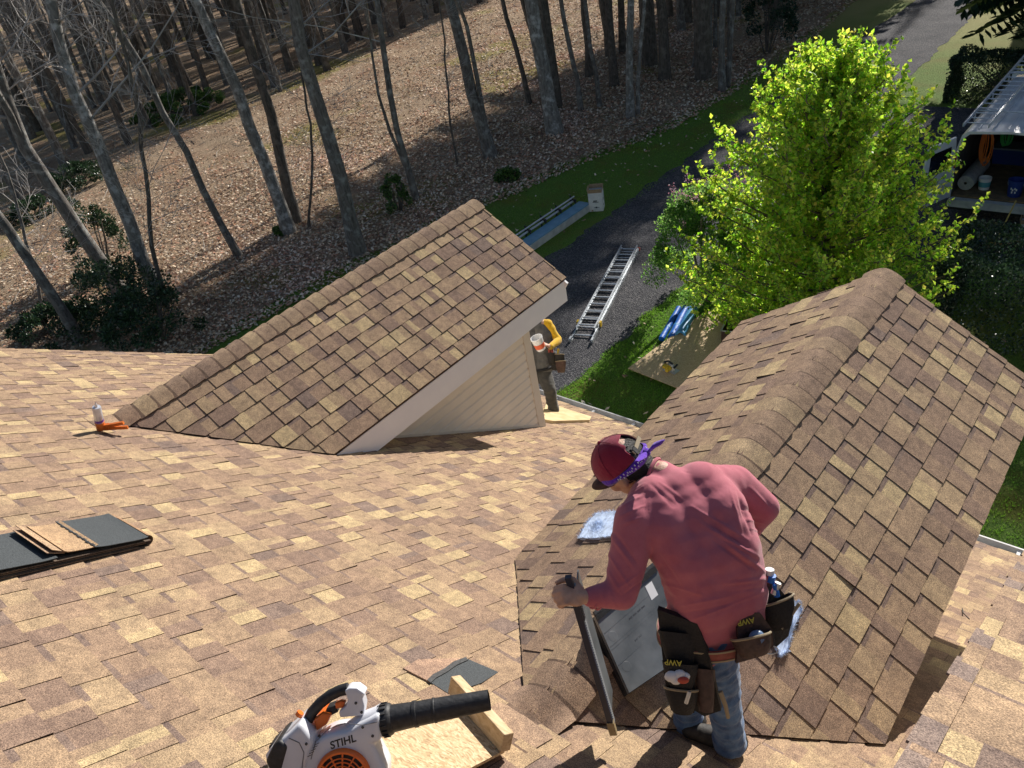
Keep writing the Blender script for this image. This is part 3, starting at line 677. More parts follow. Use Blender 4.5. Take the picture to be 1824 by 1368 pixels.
def pear_tree():
    r = random.Random(12); base = Vector((-4.62, 12.5, 0)); H = 4.75
    t = thing('leafy_tree', 'bushy young tree with bright yellow green spring leaves in front of the van', 'tree', base)
    tr = MB(); tr.tube([base+Vector((0, 0, -.1)), base+Vector((.02, 0, 1)), base+Vector((-.05, .05, 2.5)), base+Vector((0, 0, 4.2)), base+Vector((0, 0, H-.3))], [.14, .11, .085, .045, .012], 10)
    tr.build('trunk', M_BARKD, t, smooth=True)
    lf = MB(); br = MB(); G1 = [(.31, .44, .05), (.39, .50, .07), (.23, .36, .04), (.48, .54, .10), (.15, .28, .03)]
    WP = [(.3, 1.4), (.8, 2.0), (1.5, 2.45), (2.3, 2.45), (3.0, 2.2), (3.8, 1.85), (4.5, 1.4), (4.95, .85), (5.2, .15)]
    def wprof(z):
        for (a_, wa), (b_, wb) in zip(WP, WP[1:]):
            if z <= b_: return wa+(wb-wa)*(z-a_)/(b_-a_)
        return .1
    for k in range(205):
        f = (k+r.random())/205; zt = .35+4.8*f**.92; a = k*2.39996+r.uniform(-.4, .4); L = wprof(zt)*r.uniform(.55, 1.06)*(.86 if cos(a)*.763+sin(a)*.646 > .3 else 1)
        z0 = max(.3, zt-.35-.62*L*(.6+.4*f)); p = base+Vector((0, 0, z0)); tip = base+Vector((cos(a)*L, sin(a)*L, zt)); ns = 7
        pts = []
        for i in range(ns+1):
            t_ = i/ns; q_ = p.lerp(tip, t_); q_.z -= .16*L*sin(pi*t_)*.5; pts.append(q_+(Vector((r.gauss(0, .035), r.gauss(0, .035), r.gauss(0, .02))) if i else Vector((0, 0, 0))))
        dd = (pts[-1]-pts[-2]).normalized()
        br.tube(pts, [.022*(1-i/(ns+1))+.003 for i in range(ns+1)], 4, cap=False)
        for i in range(1, ns+1):
            for q in range(6):
                if i < 3 and r.random() < .5: continue
                sp = pts[i-1].lerp(pts[i], r.random()); sd = (dd*.5+rdir(r)*.9+Vector((0, 0, .45))).normalized(); sl_ = r.uniform(.16, .36)*(1.1-.2*i/ns)
                if i == ns and q == 0: sp = pts[i]; sd = (dd+Vector((0, 0, .5))).normalized(); sl_ *= 1.15
                e = sp+sd*sl_; br.tube([sp, e], [.004, .002], 3, cap=False)
                nl = int(13*sl_/.3); tint = r.uniform(.75, 1.2)
                for j in range(nl):
                    g_ = r.random(); pp = sp.lerp(e, .15+.85*j/max(nl-1, 1)); c = G1[int(g_*5)]
                    c = tuple(x*tint*r.uniform(.8, 1.15) for x in c)
                    leaf(lf, pp, (sd*.35+rdir(r)*.9+Vector((0, 0, -.25))), r.uniform(.055, .095), c)
    br.build('branch', M_BARKD, t); lf.build('crown', M_LEAF, t)
pear_tree()
def shrub(name, label, cat, base, rx, ry, h, n, cols, seed, leafm, s=(.03, .06), group=None, shape='dome', nclump=40, stems=9):
    r = random.Random(seed); base = Vector(base); t = thing(name, label, cat, base, group); lf = MB(); st = MB()
    for k in range(stems):
        a = r.random()*2*pi; q = base+Vector((cos(a)*rx*.8, sin(a)*ry*.8, h*r.uniform(.6, .95))); st.tube([base+Vector((cos(a)*.08, sin(a)*.08, -.03)), base.lerp(q, .5)+rdir(r)*.1, q], [.03, .02, .006], 4, cap=False)
    cl = []
    for k in range(nclump):
        if shape == 'dome':
            a = r.random()*2*pi; z = r.random()**.8; rr = math.sqrt(max(.02, 1-z*z))*r.uniform(.75, 1.05); cl.append((Vector((cos(a)*rx*rr, sin(a)*ry*rr, .12*h+z*h*.8)), r.uniform(.12, .3)*min(rx, h)))
        elif shape == 'cone':
            a = r.random()*2*pi; z = r.random(); rr = (1-z)*r.uniform(.7, 1.1)+.08; cl.append((Vector((cos(a)*rx*rr, sin(a)*ry*rr, .08*h+z*h*.92)), r.uniform(.15, .28)*rx))
    for k in range(n):
        if shape == 'box':
            f = r.randint(0, 5); u_, v_ = r.uniform(-1, 1), r.uniform(-1, 1); ins = -abs(r.gauss(0, .05))
            P_ = [(1, u_, v_), (-1, u_, v_), (u_, 1, v_), (u_, -1, v_), (u_, v_, 1), (u_, v_, 1)][f]
            q = Vector((P_[0]*rx, P_[1]*ry, (P_[2]+1)/2*h)); nrm = Vector([(1, 0, 0), (-1, 0, 0), (0, 1, 0), (0, -1, 0), (0, 0, 1), (0, 0, 1)][f])
            b_ = noise.noise(q*1.6+Vector((seed, 0, 0)))*.16; p = base+q+nrm*(ins+b_-.05); d = (nrm+rdir(r)*.9)
            ed = max(abs(P_[0]), abs(P_[1]), 0)
        else:
            c, cr = cl[int(r.random()*nclump)]; dv = rdir(r); p = base+c+dv*cr*(r.random()**.4); d = dv+rdir(r)*.5+Vector((0, 0, .2))
            if p.z < .03: continue
        c0 = cols[int(r.random()*len(cols))]; j = r.uniform(.7, 1.25); leaf(lf, p, d, r.uniform(*s), tuple(x*j for x in c0))
    st.build('stem', M_BARKD, t); lf.build('foliage', leafm, t); return t
DG = [(.02, .045, .02), (.03, .065, .025), (.015, .035, .015), (.045, .08, .035)]
MG = [(.06, .13, .03), (.09, .18, .035), (.05, .10, .03), (.12, .2, .05)]
shrub('lilac_bush', 'green lilac bush with purplish flower buds, left of the bright leafy tree', 'bush', (-7.2, 13.1, 0), 1.0, 1.15, 2.5, 30000, [tuple(x_*1.6 for x_ in c_) for c_ in MG]+[(.16, .22, .08)], 51, M_LEAF, (.035, .06), nclump=90, stems=14)
lil = bpy.context.scene.objects.get('lilac_bush')
bd = MB(); r = random.Random(9)
for k in range(34):
    a = r.random()*2*pi; q = Vector((-7.2+cos(a)*r.uniform(.1, .85), 13.1+sin(a)*r.uniform(.1, .95), r.uniform(2.05, 2.62)))
    for j in range(22): leaf(bd, q+Vector((r.gauss(0, .035), r.gauss(0, .035), r.uniform(-.09, .09))), rdir(r, .5), .035, (.22*r.uniform(.6, 1.2), .11, .14))
bd.build('flower_bud', M_LEAF, lil)
shrub('holly_hedge', 'glossy dark green hedge behind the near dormer, in front of the parking place', 'hedge', (.9, 14.15, 0), 3.9, .95, 1.55, 60000, DG+[(.05, .09, .05), (.10, .15, .10)], 52, M_DLEAF, (.04, .07), shape='box', stems=24)
shrub('clipped_bush', 'dark clipped boxwood hedge beyond the van, on the edge of the dry lawn', 'hedge', (-4.6, 26.6, 0), 1.75, .7, 1.25, 22000, DG, 53, M_DLEAF, (.04, .075), shape='box', stems=14)
for i, (px, py, rx, h, lab) in enumerate([(228, 572, 1.25, 1.7, 'large glossy green holly bush beside the roof edge at the foot of the leaning trees'), (105, 604, 1.1, .8, 'low straggly holly bush at the far left edge of the roof'), (285, 610, 1.1, 1.5, 'dark holly bush where the mossy lawn begins next to the roof'), (190, 480, .8, 2.3, 'upright holly shoots climbing the foot of the forked leaning tree'),
        (905, 322, .35, .35, 'small green bush on the shaded leaves above the grass strip'), (712, 378, .38, 1.2, 'young holly sapling with a pale stem just above the dormer ridge'), (505, 418, .25, .3, 'tuft of green ivy at the foot of the white flecked birch'),
        (140, 330, 1.3, .8, 'dark evergreen bush in the shade of the dense wood on the left'), (330, 200, 2.4, .9, 'pale green undergrowth in the dense wood'), (60, 385, 1.0, .6, 'dark bush behind the forked leaning tree')]):
    b_ = G(px, py); shrub('holly_bush', lab, 'bush', (b_.x, b_.y, 0), rx, rx, h, int(3300*rx*rx+1300), DG+[(.05, .10, .04), (.07, .13, .06)] if i not in (4, 5, 6, 8) else MG, 60+i, M_DLEAF, (.05, .09), nclump=int(20+14*rx))
b_ = G(1366, 98); shrub('holly_tree', 'young dark green holly tree in the shady wood by the bend of the grass strip', 'tree', (b_.x, b_.y, 0), 1.0, 1.0, 3.4, 6000, [(.012, .045, .022), (.018, .06, .03), (.01, .03, .015)], 80, M_DLEAF, (.06, .1), nclump=60)

def conifer(label, base, H, rad, seed, low=.05, n=260, group=None, name='conifer'):
    r = random.Random(seed); base = Vector(base); t = thing(name, label, 'tree', base, group)
    tr = MB(); tr.tube([base+Vector((0, 0, -.1)), base+Vector((0, 0, H))], [H*.018, .02], 8); tr.build('trunk', M_BARKD, t, smooth=True)
    lf = MB()
    for k in range(n):
        f = (k+r.random())/n; z = H*(low+(1-low)*f); L = rad*(1-f)**.8*r.uniform(.75, 1.15)+.15; a = k*2.4+r.random(); d = Vector((cos(a), sin(a), .15)).normalized()
        side = Vector((-sin(a), cos(a), 0)); m_ = max(4, int(L/.15))
        for i in range(m_):
            s = (i+.5)/m_; q = base+Vector((0, 0, z))+d*L*s+Vector((0, 0, -L*.28*s*s))
            for j in range(5):
                w_ = (1-s*.6)*L*.28*r.uniform(.5, 1.2)*(1 if j % 2 else -1); e = q+side*w_+d*r.uniform(0, .2)+Vector((0, 0, -abs(w_)*.3-r.uniform(0, .12)))
                hw = .02+.012*L; c0 = DG[int(r.random()*4)]; o = len(lf.v)
                lf.v.extend([tuple(q), tuple(q.lerp(e, .6)+d*hw+Vector((0, 0, .03))), tuple(e), tuple(q.lerp(e, .5)-d*hw)]); lf.f.append([o, o+1, o+2, o+3]); lf.c.append(c0); lf.m.append(0)
    lf.build('crown', M_DLEAF, t); return t
conifer('drooping dark conifer at the top right corner, beyond the clipped hedge', (-2.4, 29.5, 0), 9.2, 4.5, 91, low=.27, n=900)
# tall evergreens further along the drive and behind the wood; they throw the shade over drive, lawn strip and wood edge
pc = conifer('tall dark pine standing beyond the top of the view', (-19, 55, 0), 25, 4.2, 92, low=.12, n=330, group='pines beyond the drive', name='pine_tree')
r = random.Random(17)
def pine(c_, y, sc): copy_tree(pc, (c_-.134*y, y, 0), r.random()*6, sc)
for q_, (x_, y_) in enumerate(((-18.2, 29), (-15.6, 35), (-20.5, 36), (-17.5, 42), (-22, 44), (-15, 27.5), (-19, 23.5))):  # pines added so their crowns above the view block sky over this wood
    conifer(['dark pine trunk in the shady wood, crown above the view', 'dark pine trunk near the far end of the grass strip', 'dark pine trunk deep in the shady wood behind the slim trees', 'straight dark pine trunk at the top middle of the view', 'dark pine trunk by the far end of the sunlit band', 'dark pine trunk right behind the bare pair by the grass strip', 'dark pine trunk left of the ivy wrapped tree'][q_], (x_, y_, 0), 19, 3.8, 300+q_, low=.46, n=170, group='pines of the shady wood', name='pine_tree')
dp = [o_ for o_ in bpy.context.scene.objects if o_.get('group') == 'pines of the shady wood'][0]; r = random.Random(77); k = 0; sp3 = []
while k < 26:
    y = r.uniform(12, 75); x = r.uniform(-100, -36)
    if x+.134*y > -37 or min([math.hypot(x-a, y-b) for a, b in sp3] or [9]) < 5: continue
    sp3.append((x, y)); k += 1; copy_tree(dp, (x, y, 0), r.random()*6, r.uniform(.75, 1.05), 'tall dark pine standing among the bare trees of the dense wood', 'pines of the dense wood')
for c_ in (-1.3, 1.9):  # two out-of-view pines put in, crowns kept high, to shade the van
    conifer('tall bare stemmed pine beyond the top right of the view, shading the van', (c_-.134*42, 42, 0), 20, 3.4, int(95+c_), low=.42, n=200, group='pines beyond the drive', name='pine_tree')
for c_ in np.arange(-14.0, -9.0, 2.2):
    for y in (46+r.uniform(-2, 2), 58+r.uniform(-3, 3), 72+r.uniform(-3, 3)): pine(float(c_)+r.uniform(-.5, .5), y, r.uniform(.9, 1.15))
for c_, y, s_ in ((-5.1, 70, .7), (-6.9, 64, .7), (-7.0, 76, .8), (-8.4, 57, .66), (-9.4, 50, .78), (-9.2, 63, .8), (-9.6, 76, .85), (-60, 66, .9), (-70, 70, .9), (-44, 64, .8), (-36, 70, 1.0), (-41, 74, 1.0), (-46, 70, .9), (-52, 78, 1), (-58, 72, 1), (-66, 80, 1), (-33.5, 60, .7), (-38, 58, .6), (-50, 60, .7)): pine(c_, y, s_)

# ------------------------------------------------------------------ things on the ground
M_CARD = mat('cardboard', rough=.85, build=b_noise((.33, .22, .13), (.44, .31, .19), 30))
M_WCARD = mat('white_cardboard', rough=.7, build=b_noise((.62, .62, .62), (.75, .75, .74), 9))
M_PRINT = mat('dark_print', (.04, .04, .05), .7)
M_BLUE = mat('blue_wrap', rough=.5, spec=.3, build=b_noise((.008, .09, .42), (.012, .16, .60), 12, .5, 3, 30))
M_LBLUE = mat('light_blue_wrap', rough=.5, spec=.3, build=b_noise((.05, .24, .50), (.10, .34, .60), 16, .4, 3, 30))
M_BRAKE = mat('blue_enamel', rough=.4, build=b_noise((.10, .25, .36), (.16, .33, .45), 5))
def b_osb(nt, b):
    p = coords(nt); v = N(nt, 'TexVoronoi'); v.inputs['Scale'].default_value = 75; v.feature = 'F1'
    mp = N(nt, 'Mapping'); mp.inputs['Scale'].default_value = (1, 2.6, 1.6); mp.inputs['Rotation'].default_value = (0, 0, .6); nt.links.new(p, mp.inputs[0])
    nn = N(nt, 'TexNoise'); nn.inputs['Scale'].default_value = 9; nt.links.new(p, nn.inputs['Vector'])
    mm = mixc(nt, .12, mp.outputs[0], nn.outputs['Color']); nt.links.new(mm, v.inputs['Vector'])
    o = ramp(nt, v.outputs['Color'], [(.1, (.36, .23, .11)), (.35, (.52, .36, .19)), (.6, (.62, .45, .25)), (.9, (.70, .54, .33))])
    o = mixc(nt, .5, o, ramp(nt, noise_n(nt, 120, 3), [(.3, (.7, .7, .7)), (.7, (1.15, 1.15, 1.15))]), 'MULTIPLY')
    nt.links.new(o, b.inputs['Base Color']); bump(nt, b, v.outputs['Distance'], .3, .004)
M_OSB = mat('strand_board', rough=.75, build=b_osb)
def b_wood(nt, b):
    mp = N(nt, 'Mapping'); mp.inputs['Scale'].default_value = (6, 30, 30); mp.inputs['Rotation'].default_value = (0, .3, -1.0); nt.links.new(coords(nt), mp.inputs[0])
    n = noise_n(nt, 2.2, 5, .6, mp.outputs[0], .6); o = ramp(nt, n, [(.3, (.42, .27, .13)), (.5, (.60, .43, .24)), (.7, (.68, .52, .32))])
    nt.links.new(o, b.inputs['Base Color']); bump(nt, b, n, .3, .004)
M_WOOD = mat('lumber', rough=.7, build=b_wood)
M_YEL = mat('yellow_plastic', (.65, .42, .03), .4); M_RED = mat('red_plastic', (.45, .06, .03), .5)

def ladder(name, label, a, b, wdir, wid, n, z2=None, sec=1, group=None, feet=True):
    a, b, wd = Vector(a), Vector(b), Vector(wdir).normalized(); t = thing(name, label, 'ladder', a, group); d = (b-a).normalized(); up = wd.cross(d).normalized()
    if up.z < 0: up = -up
    for s in range(sec):
        o = up*(.05+.075*s)+d*(.28*s if s else 0); w2 = wid/2-.03*s; e = (b-a).length-(.28*s if s else 0)-(0 if s else .0)
        for k in (-1, 1):
            m_ = MB(); c = a+o+wd*k*w2
            m_.bar(c, c+d*e, .012, .07, up); m_.bar(c+up*.032-wd*k*.012, c+up*.032+d*e-wd*k*.012, .03, .006, up); m_.bar(c-up*.032-wd*k*.012, c-up*.032+d*e-wd*k*.012, .03, .006, up)
            m_.build('rail', M_ALU, t)
        for i in range(n):
            q = a+o+d*(.16+i*(e-.3)/(n-1)); m_ = MB(); m_.tube([q-wd*w2, q+wd*w2], .017, 8, sq=.7); m_.build('rung', M_ALU, t)
    if feet:
        for k in (-1, 1):
            c = a+wd*k*wid/2; m_ = MB(); m_.box(c-d*.03+up*.05, (wd, d, up), (.02, .05, .05)); m_.bar(c+up*.01, c+up*.1-d*.1, .045, .012, d); m_.build('foot', M_ALU, t)
            c = b+wd*k*wid/2; m_ = MB(); m_.tube([c-wd*.02+up*.05, c+wd*.02+up*.05], .045, 12); m_.build('end_roller', M_RED, t)
            m_ = MB(); q = a+d*.55+wd*k*(wid/2+.012)+up*.09; m_.box(q, (wd, d, up), (.02, .045, .055)); m_.build('rung_lock', M_YEL, t)
    return t
a, b = G(1037, 608), G(1122, 447)
ladder('extension_ladder', 'aluminium extension ladder lying flat on the gravel driveway', a, b, (b-a).cross(Vector((0, 0, 1))), .46, 13, sec=2)

# sheet metal brake on the grass strip
bk = thing('metal_brake', 'long blue and grey sheet metal bending brake lying on the grass beside the box', 'metal brake', (-12.4, 14.4, 0))
m_ = MB(); m_.abox(-12.62, -12.22, 12.5, 16.15, .17, .20); m_.abox(-12.25, -12.22, 12.5, 16.15, .2, .225); m_.build('table', M_BRAKE, bk)
m_ = MB(); m_.abox(-12.218, -12.20, 12.5, 16.15, .02, .2); m_.abox(-12.60, -12.585, 12.5, 16.15, .02, .168); m_.build('side_rail', M_GUT, bk)
m_ = MB(); m_.tube([(-12.74, 12.5, .34), (-12.74, 16.1, .34)], .022, 10); m_.tube([(-12.70, 12.6, .26), (-12.70, 16.0, .26)], .03, 8); m_.build('handle_bar', M_ALU, bk)
for i in range(6):
    y = 12.7+i*.66; m_ = MB(); m_.box((-12.72, y, .27), ((1, 0, 0), (0, 1, 0), (0, 0, 1)), (.09, .03, .035)); m_.bar((-12.62, y, .2), (-12.80, y, .40), .04, .02, (0, 1, 0)); m_.bar((-12.80, y, .02), (-12.78, y, .36), .03, .03, (0, 1, 0)); m_.build('clamp_arm', M_BLACK, bk)

def carton(name, label, c, s, rz, flap=True):
    c = Vector(c); t = thing(name, label, 'box', c); ax = Vector((cos(rz), sin(rz), 0)); ay = Vector((-sin(rz), cos(rz), 0)); z = Vector((0, 0, 1))
    m_ = MB(); w_, d, h = s
    for u, v, hw in ((ax, ay, d), (ay, ax, w_)):
        for k in (-1, 1): m_.box(c+u*k*((w_ if u is ax else d)/2)+z*h/2, (u, v, z), (.004, hw/2+.003, h/2))
    m_.box(c+z*.006, (ax, ay, z), (w_/2-.005, d/2-.005, .004)); m_.build('carton_body', M_WCARD, t)
    m_ = MB()
    for u, v, hw in ((ax, ay, d), (ay, ax, w_)):
        for k in (-1, 1):
            e = c+u*k*((w_ if u is ax else d)/2)+z*h; m_.box(e+z*.055+u*k*.012, (u*1+z*-.2*k, v, z+u*k*.2), (.003, hw/2, .055))
    m_.build('flap', M_CARD, t)
    m_ = MB()
    for k, (dz, hw, hh) in enumerate(((.30, .05, .016), (.265, .08, .008), (.12, .02, .02), (.12, .07, .006))):
        m_.box(c-ay*(d/2+.0055)+z*dz+ax*(.01*k-.01), (ax, z, ay), (hw, hh, .001)); m_.box(c+ax*(w_/2+.0055)+z*dz+ay*.01, (ay, z, ax), (hw*.8, hh, .001))
    m_.build('printing', M_PRINT, t); return t
b_ = G(1064, 372); carton('cardboard_box', 'open white cardboard box standing upright on the grass beside the driveway', (b_.x, b_.y, 0), (.36, .36, .52), R(28))

# blue rolls
for i, (p0, p1, rr, mm, lab, hol) in enumerate([((1178, 604), (1209, 549), .058, M_BLUE, 'thin dark blue wrapped roll, left of three on the lawn', 0), ((1196, 601), (1222, 549), .075, M_BLUE, 'dark blue wrapped roll, middle of three on the lawn', 0), ((1212, 598), (1235, 551), .105, M_LBLUE, 'fat light blue hollow roll, right of three on the lawn', 1)]):
    a, b = G(*p0, rr), G(*p1, rr); t = thing('blue_roll', lab, 'roll', (a.x, a.y, 0), 'blue rolls on the lawn'); m_ = MB()
    d = (b-a).normalized(); L = (b-a).length; n_ = 9
    prof = [(L*k/n_, rr*(1+.06*sin(k*2.3+i))) for k in range(n_+1)]
    if hol: prof = [(.25, rr*.6), (0, rr*.62)]+prof+[(L, rr*.1)]
    else: prof = [(0, rr*.5)]+prof+[(L, rr*.5), (L+.02, .001)]; prof.insert(0, (-.03, .001))
    m_.lathe(a, d, prof, 16); m_.build('wrapping', mm, t, smooth=True)
    if hol: m_ = MB(); m_.lathe(a+d*.26, d, [(0, .001), (0, rr*.6)], 16); m_.build('core', M_BLACK, t)
    else: m_ = MB(); m_.lathe(a+d*L*.35, d, [(-.03, rr*1.0), (-.03, rr*1.07), (.03, rr*1.07), (.03, rr*1.0)], 16); m_.build('tape', M_LBLUE, t)
# strand board on the lawn
u = Vector((.992, -.128, 0)); v = Vector((.128, .992, 0)); c0 = Vector((-7.2, 10.05, .05))
m_ = MB(); m_.box(c0+u*.61+v*1.22+Vector((0, 0, .06)), (u, v, (0, 0, 1)), (.61, 1.22, .006)); o = m_.build('strand_board_sheet', M_OSB, origin=c0+u*.6+v*1.2); tag(o, 'full tan strand board sheet on the lawn in the dappled shade of the leafy tree', 'board')
m_ = MB(); 
for k in (.3, 2.1): m_.box(c0+u*.61+v*k+Vector((0, 0, .008)), (u, v, (0, 0, 1)), (.6, .045, .044))
tag(m_.build('support_lumber', M_WOOD, origin=c0), 'two lumber pieces propping up the strand board sheet on the lawn', 'lumber')
s0 = G(1196, 660, .118); s0 = Vector((s0.x, s0.y, .118)); t = thing('circular_saw', 'yellow and black circular saw resting on the strand board sheet', 'saw', s0)
m_ = MB(); m_.box(s0+Vector((.0, 0, .006)), (u, v, (0, 0, 1)), (.13, .08, .003)); m_.build('base_plate', M_ALU, t)
m_ = MB(); m_.lathe(s0+v*.0+u*.0+Vector((0, 0, .07)), v, [(-.03, .001), (-.03, .08), (-.005, .085), (.015, .085), (.02, .001)], 20); m_.build('blade_guard', M_GUT, t, smooth=True)
m_ = MB(); m_.lathe(s0-v*.14+Vector((0, 0, .08)), v, [(0, .001), (0, .04), (.1, .048), (.11, .03)], 14); m_.box(s0-v*.09+u*-.05+Vector((0, 0, .12)), (u, v, (0, 0, 1)), (.05, .035, .03)); m_.build('motor', M_YEL, t)
m_ = MB(); m_.tube([s0-u*.12+Vector((0, 0, .07)), s0-u*.14+Vector((0, 0, .14)), s0-u*.06+Vector((0, 0, .19)), s0+u*.04+Vector((0, 0, .15))], .02, 8); m_.tube([s0+u*.10-v*.05+Vector((0, 0, .12)), s0+u*.10+v*.05+Vector((0, 0, .14))], .018, 8); m_.build('handle', M_BLACK, t)
# bin at the end of the sheet
c = G(1312, 616); t = thing('tub', 'dark open tub with a pale rim, half hidden behind the near dormer', 'tub', c); m_ = MB()
for k in range(4):
    a_ = R(12)+k*pi/2; n_ = Vector((cos(a_), sin(a_), 0)); q = Vector((-sin(a_), cos(a_), 0)); m_.box(c+n_*.22+Vector((0, 0, .22)), (n_, q, (0, 0, 1)), (.006, .22, .22))
m_.box(c+Vector((0, 0, .02)), ((cos(R(12)), sin(R(12)), 0), (-sin(R(12)), cos(R(12)), 0), (0, 0, 1)), (.21, .21, .006)); m_.build('tub_body', mat('dark_brown', (.06, .03, .025), .6), t)
m_ = MB()
for k in range(4):
    a_ = R(12)+k*pi/2; n_ = Vector((cos(a_), sin(a_), 0)); q = Vector((-sin(a_), cos(a_), 0)); m_.box(c+n_*.225+Vector((0, 0, .447)), (n_, q, (0, 0, 1)), (.014, .24, .006))
m_.build('rim', M_GUT, t)

# ------------------------------------------------------------------ van
M_VAN = mat('white_paint', rough=.18, spec=.6, build=b_noise((.55, .56, .58), (.72, .73, .75), 1.5), **{'Coat Weight': .6, 'Coat Roughness': .08})
M_INT = mat('van_interior', rough=.9, build=b_noise((.035, .032, .03), (.09, .08, .07), 4)); M_GLASS = mat('tinted_glass', (.01, .012, .015), .05, spec=.8)
M_FLOOR = mat('plywood_floor', rough=.8, build=b_noise((.12, .08, .045), (.24, .16, .09), 7))
VX0, VX1, VY0, VY1, VZ = -4.12, -2.08, 18.3, 24.0, 1.98
van = thing('work_van', 'white work van with its rear doors open and a ladder on the roof', 'van', ((VX0+VX1)/2, 21.1, 0))
m_ = MB(); sec = [(-1, .45), (-1.0, 1.1), (-.97, 1.55), (-.9, 1.86), (-.8, 1.95), (0, 2.0), (.8, 1.95), (.9, 1.86), (.97, 1.55), (1, 1.1), (1, .45)]
ys = [(VY0, 1), (VY0+.5, 1), (VY1-1.9, 1), (VY1-1.5, .97)]
hw = (VX1-VX0)/2; xc = (VX0+VX1)/2; ring = []
for y, k in ys: ring.append([(xc+s_[0]*hw, y, s_[1]*(k if s_[1] > 1.2 else 1)) for s_ in sec])
for a, b in zip(ring, ring[1:]):
    for i in range(len(sec)-1): m_.add([a[i], a[i+1], b[i+1], b[i]], [(0, 1, 2, 3)])
inn = [(xc+s_[0]*(hw-.06), y, .5 if s_[1] < .5 else s_[1]-.05*(1 if s_[1] > 1.7 else 0)) for y in (VY0,) for s_ in sec]
for i in range(len(sec)-1): m_.add([ring[0][i], ring[0][i+1], inn[i+1], inn[i]], [(3, 2, 1, 0)])
# cab and bonnet
cab = [(VY1-1.5, .4), (VY1-1.5, 1.90), (VY1-1.15, 1.72), (VY1-.75, 1.22), (VY1, 1.02), (VY1+.1, .75), (VY1+.1, .4)]
m_.prism(cab, hw*2-.12, (VX0+.06, 0, 0), (0, 1, 0), (0, 0, 1), (1, 0, 0)); m_.build('body', M_VAN, van, smooth=True)
m_ = MB(); inn2 = [(p[0], p[2]) for p in inn]; y1 = VY1-1.9
for i in range(len(sec)-1): m_.add([(inn2[i][0], VY0+.002, inn2[i][1]), (inn2[i+1][0], VY0+.002, inn2[i+1][1]), (inn2[i+1][0], y1, inn2[i+1][1]), (inn2[i][0], y1, inn2[i][1])], [(3, 2, 1, 0)])
m_.add([(p[0], y1, p[1]) for p in inn2], [tuple(range(len(inn2)))]); m_.build('interior', M_INT, van)
m_ = MB(); m_.abox(VX0+.07, VX1-.07, VY0+.01, y1, .50, .545); m_.build('floor', M_FLOOR, van)
m_ = MB(); m_.abox(VX0+.05, VX1-.05, VY0-.16, VY0-.005, .34, .49); m_.abox(VX0+.1, VX1-.1, VY0-.17, VY0-.02, .492, .51); m_.build('bumper', M_GUT, van)
m_ = MB(); m_.abox(VX0+.02, VX1-.02, VY0-.02, VY0+.3, .22, .34); m_.build('skirt', M_BLACK, van)
m_ = MB(); m_.quad((VX0+.2, VY1-1.13, 1.70), (VX1-.2, VY1-1.13, 1.70), (VX1-.16, VY1-.78, 1.27), (VX0+.16, VY1-.78, 1.27)); m_.build('windscreen', M_GLASS, van)
for x in (VX0+.02, VX1-.24):
    for y in (VY0+1.0, VY1-.8):
        m_ = MB(); m_.lathe((x, y, .35), (1, 0, 0), [(0, .2), (0, .33), (.04, .35), (.18, .35), (.22, .33), (.22, .2)], 24); w_ = m_.build('wheel', M_BLACK, van, smooth=True)
        m_ = MB(); m_.lathe((x+(0 if x < xc else .22), y, .35), (1 if x > xc else -1, 0, 0), [(-.02, .2), (-.01, .001)], 16); m_.build('rim', M_GUT, w_)
# rear doors swung open
for sx, x, ang in ((-1, VX0+.02, R(-112)), (1, VX1-.02, R(-62))):
    d = Vector((cos(ang), sin(ang), 0)); n_ = Vector((-d.y, d.x, 0)); q = Vector((x, VY0-.03, 0))
    m_ = MB(); m_.prism([(0, .5), (.93, .5), (.93, 1.5), (.86, 1.85), (0.04, 1.85), (0, 1.6)], .05, q-n_*.025, d, (0, 0, 1), n_, bev=.02); dd = m_.build('rear_door', M_VAN, van)
    m_ = MB(); m_.prism([(.14, 1.2), (.8, 1.2), (.78, 1.68), (.16, 1.68)], .056, q-n_*.028, d, (0, 0, 1), n_); m_.build('window', M_GLASS, dd)
for x in (VX0+.035, VX1-.035):
    m_ = MB(); m_.abox(x-.03, x+.03, VY0-.016, VY0+.0, 1.15, 1.5); m_.build('tail_light', M_RED, van)
for y in (19.2, 20.6, 22.0):
    m_ = MB(); m_.tube([(VX0+.1, y, 1.88), (VX0+.1, y, 2.1), (VX1-.1, y, 2.1), (VX1-.1, y, 1.88)], .02, 8); m_.build('roof_bar', M_ALU, van)
for x in np.arange(VX0+.35, VX1-.2, .27):
    m_ = MB(); m_.abox(x, x+.03, VY0+.15, VY1-2.0, 1.985-.1*abs((x-xc)/hw)**3, 2.005-.1*abs((x-xc)/hw)**3); m_.build('roof_rib', M_VAN, van)
ladder('roof_ladder', 'aluminium ladder carried flat on the left side of the van roof', (VX0+.38, 18.05, 2.12), (VX0+.38, 24.3, 2.12), (1, 0, 0), .48, 20, feet=False)
